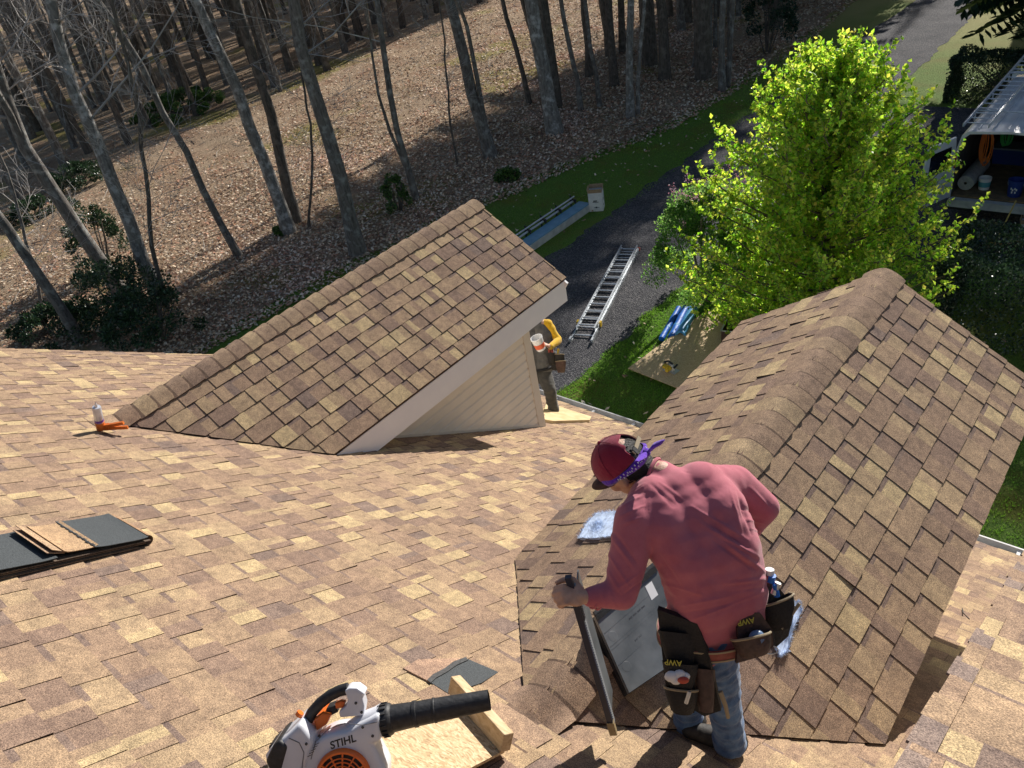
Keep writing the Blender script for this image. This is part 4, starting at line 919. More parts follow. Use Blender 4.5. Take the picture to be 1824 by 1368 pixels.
# load of the van
def bucket(name, label, c, r0, h, mt, mt2=None, cat='bucket', handle=True, group=None):
    c = Vector(c); t = thing(name, label, cat, c, group); m_ = MB(); m_.lathe(c, (0, 0, 1), [(0, .001), (0, r0*.86), (h*.9, r0), (h*.91, r0*1.06), (h, r0*1.06), (h, r0*.97), (h*.2, r0*.82), (h*.19, .001)], 22); m_.build('pail', mt, t, smooth=True)
    if mt2: m_ = MB(); m_.lathe(c, (0, 0, 1), [(h*.25, r0*.9+.004), (h*.7, r0*.98+.004)], 22); m_.build('print_band', mt2, t, smooth=True)
    if handle: m_ = MB(); m_.tube([c+Vector((r0*1.05*cos(a), -r0*.5*sin(a)-.01, h*.85-r0*.9*sin(a))) for a in np.linspace(0, pi, 9)], .004, 5); m_.build('handle', M_ALU, t)
    return t
def on_floor(px, py, z=.547): q = G(px, py, z); return Vector((q.x, max(q.y, VY0+.2), z))
M_BPL = mat('blue_plastic', (.02, .045, .22), .35); M_WPL = mat('white_plastic', (.7, .7, .7), .4)
q = on_floor(1752, 336); bucket('white_bucket', 'white plastic bucket standing on the van floor', q, .12, .26, M_WPL, mat('teal_print', (.1, .35, .4), .5))
q = on_floor(1806, 348); bucket('blue_bucket', 'dark blue bucket with white lettering by the right of the van floor', q, .15, .36, M_BPL, None)
m_ = MB()
for k, (dx, dz) in enumerate(((-.05, .2), (-.02, .17), (.02, .2), (.05, .18), (-.03, .12), (.03, .12))): m_.abox(q.x+dx-.012, q.x+dx+.012, q.y-.147, q.y-.140, .547+dz-.02, .547+dz+.02)
m_.build('lettering', M_WPL, bpy.context.scene.objects['blue_bucket'])
q = on_floor(1790, 300); q.y += .45; t = thing('storage_tote', 'dark blue storage tote with a pale lid at the middle of the van', 'tote', q); m_ = MB(); m_.box(q+Vector((0, 0, .17)), ((1, 0, 0), (0, 1, 0), (0, 0, 1)), (.32, .22, .17), taper=1.08); m_.build('tub_body', M_BPL, t); m_ = MB(); m_.box(q+Vector((0, 0, .36)), ((1, 0, 0), (0, 1, 0), (0, 0, 1)), (.36, .25, .018)); m_.build('lid', mat('grey_blue', (.16, .22, .28), .5), t)
m_ = MB(); m_.lathe((VX0+.26, VY0+.25, .73), (.02, 1, 0), [(0, .03), (0, .16), (.25, .17), (.27, .165), (.5, .17), (1.2, .165)], 18); o = m_.build('material_roll', mat('grey_roll', rough=.8, build=b_noise((.28, .27, .26), (.4, .39, .37), 14)), smooth=True, origin=(VX0+.26, VY0+.8, .56)); tag(o, 'grey roll of material lying along the left wall of the van', 'roll')
for nm, colr, x, y, sd, lab, n_ in (('orange_cord', (.55, .14, .02), VX0+.42, VY0+.75, 3, 'orange extension cord hanging in loops inside the van', 9), ('green_cord', (.03, .25, .06), VX0+.75, VY0+1.0, 5, 'green cord hanging next to the orange one inside the van', 5)):
    rr = random.Random(sd); m_ = MB()
    for k in range(n_):
        w_ = rr.uniform(.05, .11); h = rr.uniform(.45, .8) if n_ > 6 else rr.uniform(.3, .4); ox = rr.uniform(-.05, .05)
        m_.tube([(x+ox+w_*sin(a), y+rr.uniform(-.01, .01), 1.72-h/2+h/2*cos(a)) for a in np.linspace(0, 2*pi, 14)], .011, 5, cap=False)
    tag(m_.build(nm, mat(nm, colr, .5), origin=(x, y, 1.7)), lab, 'cord')
t = thing('shelf_unit', 'grey metal shelf along the right inner wall of the van', 'shelf', (VX1-.3, VY0+.8, .547))
for z in (.62, .95, 1.3, 1.6):
    m_ = MB(); m_.abox(VX1-.52, VX1-.08, VY0+.25, VY0+2.2, z, z+.02); m_.abox(VX1-.52, VX1-.50, VY0+.25, VY0+2.2, z+.02, z+.07); m_.build('shelf_board', M_GUT, t)
m_ = MB(); m_.abox(VX1-.53, VX1-.5, VY0+.22, VY0+.25, .547, 1.7); m_.abox(VX1-.1, VX1-.08, VY0+.22, VY0+.25, .547, 1.7); m_.build('upright', M_GUT, t)
# by the hedge
q = G(1826, 412); t = carton('small_box', 'white box at the right edge of the view on the dark gravel', (q.x+.12, q.y, 0), (.45, .3, .22), R(5))
q = G(1778, 440); t = thing('wheelbarrow_tray', 'black tray of rubbish on the gravel behind the glossy hedge', 'tray', (q.x, q.y, 0)); m_ = MB()
m_.prism([(-.5, 0), (.5, 0), (.62, .24), (.6, .26), (.48, .03), (-.48, .03), (-.6, .26), (-.62, .24)], .6, (q.x, q.y-.3, 0), (1, 0, 0), (0, 0, 1), (0, 1, 0)); m_.build('tray_shell', M_BLACK, t)
rr = random.Random(4); m_ = MB()
for k in range(26): m_.box((q.x+rr.uniform(-.4, .4), q.y+rr.uniform(-.2, .2), .12+rr.random()*.1), (rdir(rr), rdir(rr), rdir(rr)), (.06, .09, .004), [(.2, .15, .1), (.03, .06, .15), (.02, .02, .02), (.35, .28, .2)][k % 4])
m_.build('rubbish', M_LEAFLIT, t)
m_ = MB(); m_.tube([(q.x-.05, q.y-.05, .15), (q.x+.12, q.y+.2, .95)], .014, 8); m_.box((q.x-.06, q.y-.06, .12), ((1, 0, 0), (0, 1, 0), (0, 0, 1)), (.12, .02, .04)); tag(m_.build('broom', mat('yellow_handle', (.5, .36, .1), .5), origin=(q.x, q.y, .15)), 'yellow handled broom standing in the black tray', 'broom')

# ------------------------------------------------------------------ things on the roof
# plywood foot board under the second roofer
pts = [RF(963, 748, .03), RF(974, 716, .03), RF(1000, 727, .03), RF(1030, 737, .03), RF(1053, 744, .03), RF(1050, 750, .03), RF(1015, 751, .03), RF(985, 752, .03)]
m_ = MB(); k = len(pts); m_.add([p+NROOF*.015 for p in pts]+[p-NROOF*.03 for p in pts], [tuple(range(k))]+[(i, (i+1) % k, (i+1) % k+k, i+k) for i in range(k)]+[tuple(range(k, 2*k))[::-1]])
tag(m_.build('foot_board', mat('tan_board', rough=.8, build=b_noise((.50, .36, .17), (.66, .50, .27), 9, .4)), origin=pts[3]), 'curved tan board on the roof under the boots of the second roofer', 'board')

def on_roof_frame(p, ang):      # frame lying on the main roof, x axis turned by ang from +X
    up = Vector((0, -CA, SA)); x = Vector((1, 0, 0))*cos(ang)+up*sin(ang); y = NROOF.cross(x); return x, y, NROOF
# bundle of shingles
A0 = RF(268, 978); Bq = RF(0, 1040); ux = (Bq-A0).normalized(); uy = NROOF.cross(ux).normalized()
if uy.x > 0: uy = -uy
t = thing('shingle_bundle', 'stack of loose shingles with black granule and brown strips at the left', 'shingle stack', A0)
m_ = MB(); rr = random.Random(8)
for k in range(7):
    off = rr.uniform(-.03, .03); h0 = .012+k*.0062; m_.box(A0+ux*(.62+off*2)+uy*(.175+rr.uniform(-.006, .012))+NROOF*h0, (ux, uy, NROOF), (.60+rr.uniform(-.02, .01), .165, .0024), (.13, .10, .08) if k % 2 else (.05, .05, .05))
m_.box(A0+ux*.66+uy*.19+NROOF*.006, (ux, uy, NROOF), (.60, .15, .0035), (.34, .26, .16)); m_.build('stacked_shingle', M_SH, t)
def bent(name, l0, l1, w0, w1, z0, z1, mt, col, curl=0, parent=t, seg=8):
    m_ = MB(); rows = []
    for i in range(seg+1):
        f = i/seg; l = l0+(l1-l0)*f; z = z0+(z1-z0)*f+curl*max(0, abs(f*2-1)-.5)**2*4
        rows.append([A0+ux*l+uy*w0+NROOF*z, A0+ux*l+uy*w1+NROOF*(z+.002)])
    vs = [p for r_ in rows for p in r_]; n = len(vs); vs2 = [p-NROOF*.0035 for p in vs]
    fs = [(2*i, 2*i+1, 2*i+3, 2*i+2) for i in range(seg)]; fs2 = [(n+2*i, n+2*i+2, n+2*i+3, n+2*i+1) for i in range(seg)]; sd = []
    for i in range(seg): sd += [(2*i, 2*i+2, n+2*i+2, n+2*i), (2*i+1, n+2*i+1, n+2*i+3, 2*i+3)]
    sd += [(0, n, n+1, 1), (2*seg, 2*seg+1, n+2*seg+1, n+2*seg)]
    m_.add(vs+vs2, fs+fs2+sd, col); return m_.build(name, mt, parent)
bent('black_strip', .02, .29, .0, .34, .063, .071, M_DARKGRAN, (1, 1, 1), .006)
bent('brown_strip', .27, .43, .01, .33, .070, .075, M_SH, (.42, .29, .18), .01)
bent('brown_strip', .40, .48, .02, .33, .068, .098, M_SH, (.38, .27, .18), .0)
bent('brown_strip', .42, .50, .02, .31, .070, .086, M_SH, (.33, .23, .16), .0)
bent('black_strip', .46, .76, .0, .34, .058, .067, M_DARKGRAN, (1, 1, 1), .006)
bent('brown_strip', .75, .86, .0, .34, .062, .065, M_SH, (.40, .28, .18), .0)
bent('black_strip', .85, 1.15, .0, .33, .058, .072, M_DARKGRAN, (1, 1, 1), .008)
m_ = MB()
for l in (.285, .765):
    for k in range(9): m_.ball(A0+ux*(l+.004*(k % 2))+uy*(.03+k*.035)+NROOF*(.0765 if l < .5 else .0685), (.009, .016, .0012), 8, frame=(ux, uy, NROOF))
m_.build('sealant_dot', M_BLACK, t)
m_ = MB(); vv = []      # folded end of the packet
for i in range(9):
    a_ = -pi/2+pi*i/8; vv += [A0+ux*(.012-.035*cos(a_))+uy*0.02+NROOF*(.038+.030*sin(a_)), A0+ux*(.012-.035*cos(a_))+uy*.33+NROOF*(.038+.030*sin(a_))]
m_.add(vv, [(2*i, 2*i+1, 2*i+3, 2*i+2) for i in range(8)], (.34, .22, .14)); m_.build('folded_end', M_SH, t)

# caulking gun
c = RF(181, 770); t = thing('caulking_gun', 'orange caulking gun with a silver cartridge standing on the roof at the dormer valley', 'caulking gun', c)
Z = Vector((0, 0, 1)); hr = Vector((RR.x, RR.y, 0)).normalized(); lean = (Z+hr*.30).normalized()
m_ = MB(); m_.lathe(c+lean*.085, lean, [(0, .001), (0, .026), (.004, .0285), (.13, .0285), (.135, .026), (.137, .012), (.15, .009), (.17, .004)], 18); m_.build('cartridge', mat('foil', rough=.3, metal=.4, build=b_noise((.55, .56, .62), (.72, .73, .78), 25)), t, smooth=True)
m_ = MB(); m_.lathe(c+lean*.085, lean, [(.012, .0292), (.030, .0292)], 18); m_.build('purple_label', mat('purple', (.16, .05, .35), .5), t)
M_ORG = mat('orange_enamel', rough=.4, build=b_noise((.60, .14, .02), (.72, .19, .03), 30))
m_ = MB(); m_.lathe(c+lean*.03, lean, [(0, .02), (.0, .028), (.055, .031), (.062, .031), (.062, .001)], 18); m_.box(c+lean*.045+hr*.03, (hr, lean, hr.cross(lean)), (.03, .02, .012))
m_.bar(c+lean*.05+hr*.04, c+lean*.055+hr*.17, .018, .022); m_.bar(c+lean*.03+hr*.03, c+lean*.012+hr*.195, .014, .024); m_.build('frame', M_ORG, t)
m_ = MB(); m_.bar(c+lean*.025+hr*.02, c+lean*.018+hr*.11, .012, .02); m_.tube([c+lean*.04-hr*.012, c-lean*.0+Z*.004-hr*.0, c-UU*.02+hr*.01+NROOF*.012, c+lean*.03+hr*.012], .004, 6); m_.build('trigger', M_ALU, t)

# loose shingle beside the blower
def flat_poly(px, off, th, name, mt, parent, col=(1, 1, 1)):
    p = [RF(x, y, off) for x, y in px]; k = len(p); m_ = MB(); m_.add(p+[q-NROOF*th for q in p], [tuple(range(k))]+[(i, (i+1) % k, (i+1) % k+k, i+k) for i in range(k)], col); return m_.build(name, mt, parent)
t = thing('loose_shingle', 'loose shingle, half brown and half black, lying above the leaf blower nozzle', 'shingle', RF(800, 1200))
flat_poly([(718, 1190), (745, 1174), (830, 1172), (832, 1174), (765, 1214)], .018, .01, 'brown_half', M_SH, t, (.34, .23, .17))
flat_poly([(765, 1214), (775, 1204), (796, 1193), (812, 1181), (832, 1173), (888, 1197), (858, 1216), (800, 1236)], .016, .01, 'black_half', M_DARKGRAN, t)
flat_poly([(761, 1211), (771, 1201), (792, 1190), (808, 1178), (830, 1170), (834, 1175), (814, 1184), (797, 1196), (777, 1207), (767, 1216)], .0215, .003, 'sealant_line', M_BLACK, t)
# small stick on the sunny roof at the right
m_ = MB(); m_.tube([RF(1714, 1084, .02), RF(1716, 1092, .03), RF(1722, 1098, .02), RF(1727, 1103, .012)], .004, 5); tag(m_.build('twig', M_BARKD, origin=RF(1720, 1094)), 'short dark twig on the sunlit shingles beside the higher roof', 'twig')

# work platform: strand board with a lumber cleat
t = thing('roof_platform', 'strand board platform with a lumber cleat in front of the leaf blower', 'platform', RF(800, 1310))
pp = [(818, 1236), (899, 1336), (700, 1440), (590, 1310)]; p = [RF(x, y, .05) for x, y in pp]
m_ = MB(); m_.add(p+[q-NROOF*.012 for q in p], [(0, 1, 2, 3), (7, 6, 5, 4), (0, 4, 5, 1), (1, 5, 6, 2), (2, 6, 7, 3), (3, 7, 4, 0)]); m_.build('board', M_OSB, t)
a, b = RF(812, 1240, .052), RF(892, 1330, .052); d = (b-a).normalized(); m_ = MB(); wv = d.cross(NROOF).normalized()
m_.box((a+b)/2+NROOF*.036-wv*.0, (wv, NROOF, d), (.022, .036, (b-a).length/2+.03)); cl = m_.build('cleat', M_WOOD, t)
m_ = MB(); m_.box((a+b)/2-NROOF*.02+wv*.01, (wv, NROOF, d), (.019, .02, (b-a).length/2)); m_.box(p[2].lerp(p[3], .5)-NROOF*.03, (wv, NROOF, d), (.019, .012, .2)); m_.build('support', M_WOOD, t)
bv = cl.modifiers.new('bevel', 'BEVEL'); bv.width = .004; bv.segments = 2

# ------------------------------------------------------------------ leaf blower
def text_part(name, txt, size, org, ax, ay, m_, parent, ext=.0006, shear=0, align='CENTER'):
    cu = bpy.data.curves.new(name, 'FONT'); cu.body = txt; cu.size = size; cu.extrude = ext; cu.shear = shear; cu.align_x = align; cu.offset = size*.018
    ob = bpy.data.objects.new(name+'_tmp', cu); COL.objects.link(ob); dg = bpy.context.evaluated_depsgraph_get(); me = bpy.data.meshes.new_from_object(ob.evaluated_get(dg))
    bpy.data.objects.remove(ob); bpy.data.curves.remove(cu)
    ax, ay = Vector(ax).normalized(), Vector(ay).normalized(); az = ax.cross(ay); M4 = Matrix((ax, ay, az)).transposed().to_4x4(); M4.translation = Vector(org)-wloc(parent)
    me.transform(M4); me.materials.clear(); me.materials.append(m_); o = bpy.data.objects.new(name, me); COL.objects.link(o); o.parent = parent; return o
BD = 2.56; BS = BD/F_PX; BO = P(600, 1340, BD)
def bp(x, y, d=0.0): return BO+RR*(x-600)*BS-UU*(y-1340)*BS-fw*d       # point in the blower's own upright plane
blow = thing('leaf_blower', 'handheld petrol leaf blower, white and orange with a black nozzle, on the roof', 'leaf blower', BO)
M_BW = mat('white_shell', rough=.35, spec=.5, build=b_noise((.60, .61, .66), (.70, .71, .75), 8, .05))
M_OR = mat('orange_shell', rough=.35, build=b_noise((.75, .13, .01), (.85, .18, .02), 18))
def outline(pts, d0, d1, name, m_, parent, bev=.0, smooth=False, bw=.006):
    mb_ = MB(); q = [((x-600)*BS, -(y-1340)*BS) for x, y in pts]; mb_.prism(q, d1-d0, BO-fw*d0, RR, UU, -fw)
    o = mb_.build(name, m_, parent)
    if bw: b_ = o.modifiers.new('bevel', 'BEVEL'); b_.width = bw; b_.segments = 3; b_.limit_method = 'ANGLE'; b_.angle_limit = R(50)
    for p_ in o.data.polygons: p_.use_smooth = True
    return o
def circ(cx, cy, r_, a0, a1, n): return [(cx+r_*cos(R(a0+(a1-a0)*k/n)), cy-r_*sin(R(a0+(a1-a0)*k/n))) for k in range(n+1)]
hs = outline(circ(622, 1362, 78, 235, 88, 26)+[(645, 1272), (664, 1263), (683, 1252), (687, 1300), (672, 1306), (690, 1340)]+circ(622, 1362, 74, 10, -100, 14), -.03, .085, 'volute_housing', M_BW, blow, bw=.02)
m_ = MB(); a, b = bp(648, 1288, .03), bp(684, 1276, .03); dx = (b-a).normalized(); m_.lathe(a, dx, [(-.04, .03), (0, .042), (.03, .046), (.066, .0475)], 26); m_.build('outlet_neck', M_BW, blow, smooth=True)
m_ = MB(); b2 = bp(872, 1240, .03); dn = (b2-b).normalized(); L = (b2-b).length
prof = [(-.002, .044), (-.002, .050), (.022, .050), (.03, .047), (.034, .042), (.10, .0385), (.102, .041), (.112, .041), (.114, .038), (.165, .037), (.167, .039), (.172, .039), (.174, .037), (L, .0315), (L, .028), (L-.12, .028), (L-.12, .001)]
m_.lathe(b, dn, prof, 28); nz = m_.build('nozzle_tube', M_BLACK, blow, smooth=True)
m_ = MB()
for k in range(18):
    a_ = 2*pi*k/18; x_ = dn.orthogonal().normalized(); y_ = dn.cross(x_); c_ = b+dn*.011+(x_*cos(a_)+y_*sin(a_))*.0505; m_.box(c_, (dn, (x_*cos(a_)+y_*sin(a_)), x_), (.009, .0022, .003))
m_.build('collar_ribs', M_BLACK, nz)
m_ = MB(); m_.tube([bp(x, y, .03) for x, y in ((553, 1276), (560, 1262), (574, 1246), (592, 1232), (608, 1224), (624, 1220))], [.017, .018, .018, .018, .018, .019], 14); m_.build('handle', M_BLACK, blow, smooth=True)
outline([(620, 1219), (628, 1214), (642, 1214), (653, 1222), (656, 1226), (650, 1228), (655, 1246), (653, 1262), (612, 1266), (610, 1256), (622, 1246), (626, 1236)], .0, .055, 'grip_head', M_BW, blow, bw=.012)
outline([(601, 1244), (612, 1240), (620, 1242), (616, 1252), (603, 1254)], .02, .04, 'throttle_trigger', M_OR, blow, bw=.003)
outline([(549, 1264), (559, 1278), (568, 1290), (572, 1300), (558, 1335), (548, 1400), (504, 1400), (488, 1322), (500, 1306), (522, 1290)], -.05, .10, 'engine_shroud', M_BW, blow, bw=.016)
outline([(503, 1302), (514, 1292), (529, 1303), (514, 1357), (500, 1348), (490, 1330)], -.045, .106, 'air_filter_cover', M_BLACK, blow, bw=.01)
outline([(486, 1318), (496, 1310), (506, 1306), (502, 1330), (490, 1330)], -.03, .05, 'exhaust_guard', M_BLACK, blow, bw=.004)
outline([(564, 1272), (580, 1260), (596, 1262), (588, 1280), (570, 1292)], -.04, .045, 'fuel_shroud', M_OR, blow, bw=.006)
outline([(584, 1256), (600, 1250), (606, 1262), (590, 1270)], -.02, .03, 'carburettor', M_BLACK, blow, bw=.004)
m_ = MB(); m_.tube([bp(540, 1262, .03), bp(536, 1268, .03)], .012, 10); m_.build('starter_cap', M_OR, blow)
fc = bp(622, 1358, .085); m_ = MB(); m_.lathe(fc, -fw, [(-.004, .086), (.010, .086), (.018, .080), (.018, .074), (.006, .074)], 40)
for rr_ in (.062, .05, .038, .026): m_.tube([fc-fw*(.020-.0*rr_)+RR*rr_*cos(a)+UU*rr_*sin(a) for a in np.linspace(0, 2*pi, 33)], .0022, 5, cap=False)
for k in range(12):
    a_ = 2*pi*k/12; q = RR*cos(a_)+UU*sin(a_); m_.bar(fc-fw*.018+q*.016, fc-fw*.016+q*.078, .0045, .005, -fw)
m_.lathe(fc, -fw, [(.012, .018), (.024, .016), (.026, .001)], 20); m_.build('fan_cover', M_OR, blow, smooth=True)
m_ = MB(); m_.lathe(fc, -fw, [(.002, .001), (.002, .074)], 24); m_.build('fan_recess', M_BLACK, blow)
tx = (RR*.95+UU*.30); text_part('lettering', 'STIHL', .033, bp(622, 1306, .0855), tx, UU-RR*.32, mat('black_print', (.01, .01, .01), .5), blow, shear=.15)
m_ = MB()
for x, y, d_ in ((560, 1300, .101), (545, 1350, .101), (672, 1290, .086), (655, 1275, .086), (580, 1290, .086), (640, 1240, .056), (650, 1256, .056)): m_.lathe(bp(x, y, d_), -fw, [(-.002, .0045), (.0012, .0042), (.0012, .0015), (.0004, .001)], 10)
m_.build('screw', M_BLACK, hs)
m_ = MB(); m_.tube([bp(x, y, .0862) for x, y in ((566, 1330), (574, 1300), (596, 1278), (624, 1268), (655, 1271), (680, 1266))], .0012, 5, cap=False); m_.tube([bp(x, y, .1008) for x, y in ((548, 1375), (553, 1340), (556, 1315), (548, 1298), (530, 1290))], .0014, 5, cap=False); m_.build('seam_line', mat('seam_grey', (.12, .12, .13), .6), hs)
m_ = MB()
for k in range(5): m_.bar(bp(562+k*3, 1322-k*5, .1005), bp(570+k*3, 1318-k*5, .1005), .0018, .001, -fw)
m_.build('vent_slot', M_BLACK, hs)
# feet down to the roof
m_ = MB(); bz = bp(560, 1395, .02); m_.box(bz-UU*.02, (RR, UU, fw), (.10, .02, .06)); m_.build('base_foot', M_BW, blow)

# ------------------------------------------------------------------ vent panels at the near dormer
M_VENT = mat('grey_vent_plastic', rough=.3, spec=.6, build=b_noise((.07, .077, .08), (.15, .16, .165), 7, .15))
M_NAVY = mat('navy_edge', (.008, .012, .035), .45)
t0 = P(1012, 1027, 2.655); b0 = P(1093, 1306, 3.0); Ld = (b0-t0).normalized(); wv = (fw*.9+RR*.22+UU*.0); wv = (wv-Ld*wv.dot(Ld)).normalized(); nn = Ld.cross(wv).normalized()
LL = (b0-t0).length; up = thing('ridge_vent', 'long grey ridge vent panel with a navy edge held upright by the roofer', 'vent panel', b0)
m_ = MB(); m_.box((t0+b0)/2+wv*.08+Ld*.03, (Ld, wv, nn), (LL/2-.08, .076, .0025)); m_.build('vent_plate', M_VENT, up)
m_ = MB(); m_.box((t0+b0)/2+wv*.0, (Ld, wv, nn), (LL/2, .009, .011)); m_.build('edge_strip', M_NAVY, up)
m_ = MB()
for k in range(58):
    c_ = t0+Ld*(.05+k*(LL-.1)/57)+wv*.014+nn*(.008 if nn.dot(RR) > 0 else -.008); m_.box(c_, (Ld, wv, nn), (.0022, .009, .006))
m_.build('edge_teeth', mat('grey_teeth', (.2, .21, .22), .5), up)
m_ = MB(); m_.box(b0-Ld*.035, (Ld, wv, nn), (.034, .012, .0135)); m_.build('end_tab', mat('tan_tape', (.28, .21, .11), .6), up)
st = thing('ridge_vent_stack', 'flat grey ridge vent panels stacked on the near dormer beneath the roofer', 'vent panel', RS(1140, 1150))
cc = [RS(1060, 1098, .12), RS(1121, 1234, .10), RS(1230, 1160, .10), RS(1168, 1008, .12)]
m_ = MB(); cn = (cc[1]-cc[0]).cross(cc[2]-cc[0]).normalized(); cn = cn if cn.z > 0 else -cn
m_.add(cc+[q-cn*.02 for q in cc], [(0, 1, 2, 3), (7, 6, 5, 4), (0, 4, 5, 1), (1, 5, 6, 2), (2, 6, 7, 3), (3, 7, 4, 0)]); tp = m_.build('vent_plate', M_VENT, st)
e1_, e2_ = (cc[3]-cc[0]).normalized(), (cc[1]-cc[0]).normalized(); W1, W2 = (cc[3]-cc[0]).length, (cc[1]-cc[0]).length
m_ = MB()
for k in range(2): m_.add([q-cn*(.026+.026*k)+e2_*.006*k for q in cc]+[q-cn*(.048+.026*k)+e2_*.006*k for q in cc], [(0, 1, 2, 3), (7, 6, 5, 4), (0, 4, 5, 1), (1, 5, 6, 2), (2, 6, 7, 3), (3, 7, 4, 0)])
m_.build('lower_plate', M_BLACK, st)
m_ = MB()
for k in range(70): m_.box(cc[0]+e1_*(W1*(k+.5)/70)+e2_*.008+cn*.004, (e1_, e2_, cn), (.0014, .014, .004))
m_.box(cc[0]+e1_*W1/2-e2_*.010, (e1_, e2_, cn), (W1/2, .010, .006)); m_.build('comb_edge', M_BLACK, st)
m_ = MB()
for k in (.24, .42, .46, .66): m_.box(cc[0]+e1_*W1*.5+e2_*W2*k+cn*.0008, (e1_, e2_, cn), (W1*.48, .0012, .0006))
for k in range(5):
    for j in (.34, .74): m_.lathe(cc[0]+e1_*W1*(.1+.2*k)+e2_*W2*j, cn, [(.0002, .022), (.0006, .021), (.0006, .001)], 16)
m_.build('embossed_line', M_VENT, tp)
m_ = MB(); m_.box(cc[0]+e1_*W1*.80+e2_*W2*.22+cn*.0012, (e1_, e2_, cn), (.022, .032, .0004)); m_.build('sticker', M_WPL, tp)
m_ = MB(); m_.bar(cc[1]-cn*.085+e2_*.01, cc[1].lerp(cc[2], .5)-cn*.085+e2_*.01, .012, .008, cn); m_.build('white_edge', M_WPL, st)
for k, (u_, v_) in enumerate(((.5, .30), (.45, .56))): text_part('printing', 'NAIL LINE  NAIL LINE', .011, cc[0]+e1_*W1*u_+e2_*W2*v_+cn*.001, -e1_, -e2_ if (-e1_).cross(-e2_).dot(cn) > 0 else e2_, M_PRINT, tp, .0002)

# pale fuzzy pads
def LS(x, y, off=0.0):
    d = ray(x, y); t_ = (D2R-T*D2X+off-CAMZ)/(d.z-T*d.x); return CAM+d*t_
def pad(label, pts, nrm, seed):
    k = len(pts); m_ = MB(); n_ = Vector(nrm); rr = random.Random(seed); m_.add([p+n_*.022 for p in pts]+[p-n_*.0 for p in pts], [tuple(range(k))]+[(i, (i+1) % k, (i+1) % k+k, i+k) for i in range(k)], (.55, .66, .85))
    for q in range(1500):
        w_ = [rr.random()**1.2 for _ in range(k)]; s_ = sum(w_); p = sum((a*(b/s_) for a, b in zip(pts, w_)), Vector((0, 0, 0)))
        if rr.random() < .45: i = int(rr.random()*k); p = pts[i].lerp(pts[(i+1) % k], rr.random())
        d = (n_*.8+rdir(rr)*.9)*.016; s2 = rdir(rr)*.0016; b_ = p+n_*.018; m_.add([b_-s2, b_+s2, b_+d], [(0, 1, 2)], (.60, .70, .86))
    c_ = sum(pts, Vector((0, 0, 0)))/k; o = m_.build('fleece_pad', mat('pale_blue_fleece', rough=.95, build=b_attr()), origin=c_); tag(o, label, 'pad', 'pale blue fleece pads'); return o
NLS = Vector((-SA, 0, CA))
pad('pale blue fleece pad left of the roofer, on the far slope of the near dormer', [LS(1034, 963, .012), LS(1050, 935, .012), LS(1066, 919, .012), LS(1100, 916, .012), LS(1100, 960, .012), LS(1060, 964, .012)], NLS, 2)
pad('pale blue fleece pad partly under the pouches at the hip of the roofer', [RS(1385, 1172, .012), RS(1370, 1140, .012), RS(1385, 1090, .012), RS(1418, 1072, .012), RS(1424, 1092, .012), RS(1408, 1122, .012), RS(1400, 1160, .012)], NRS, 3)

# ------------------------------------------------------------------ people
def clay(name, chains, voxel, m_, parent=None, smooth_it=4, disp=None, balls=(), origin=None, cut=None):
    """one continuous closed surface grown over chains of joints (points, radii)"""
    mb_ = MB()
    for pts, rad in chains:
        # dense interpolation along the chain so that limbs taper smoothly
        P2, R2 = [], []
        for i in range(len(pts)-1):
            n_ = max(2, int((pts[i+1]-pts[i]).length/(min(rad[i], rad[i+1])*.45)))
            for k in range(n_): f = k/n_; P2.append(pts[i].lerp(pts[i+1], f)); R2.append(rad[i]*(1-f)+rad[i+1]*f)
        P2.append(pts[-1]); R2.append(rad[-1])
        for p, q in zip(P2, R2): mb_.ball(p, q, 14)
    for c_, rr_, fr in balls: mb_.ball(c_, rr_, 18, frame=fr)
    tmp = mb_.build(name+'_tmp', m_, None, origin=(0, 0, 0))
    md = tmp.modifiers.new('r', 'REMESH'); md.mode = 'VOXEL'; md.voxel_size = voxel; md.use_smooth_shade = True
    if smooth_it: sm = tmp.modifiers.new('s', 'SMOOTH'); sm.factor = .5; sm.iterations = smooth_it
    dg = bpy.context.evaluated_depsgraph_get(); me = bpy.data.meshes.new_from_object(tmp.evaluated_get(dg)); bpy.data.objects.remove(tmp)
    o_ = wloc(parent) if parent else Vector(origin)
    n = len(me.vertices); co = np.empty(n*3, dtype=np.float32); me.vertices.foreach_get('co', co); co = co.reshape(-1, 3)
    if disp:
        no = np.empty(n*3, dtype=np.float32); me.vertices.foreach_get('normal', no); no = no.reshape(-1, 3)
        dv = np.array([disp(Vector(c_)) for c_ in co.tolist()], dtype=np.float32); co = co+no*dv[:, None]
    co = co-np.array(o_, dtype=np.float32); me.vertices.foreach_set('co', co.ravel().astype(np.float32)); me.update()
    if cut:
        bm = bmesh.new(); bm.from_mesh(me)
        for pl, pn in cut: bmesh.ops.bisect_plane(bm, geom=bm.verts[:]+bm.edges[:]+bm.faces[:], plane_co=Vector(pl)-o_, plane_no=Vector(pn), clear_outer=True)
        bm.to_mesh(me); bm.free()
    me.polygons.foreach_set('use_smooth', [True]*len(me.polygons)); me.materials.clear(); me.materials.append(m_)
    o = bpy.data.objects.new(name, me); COL.objects.link(o)
    if parent: o.parent = parent
    else: o.location = o_
    return o
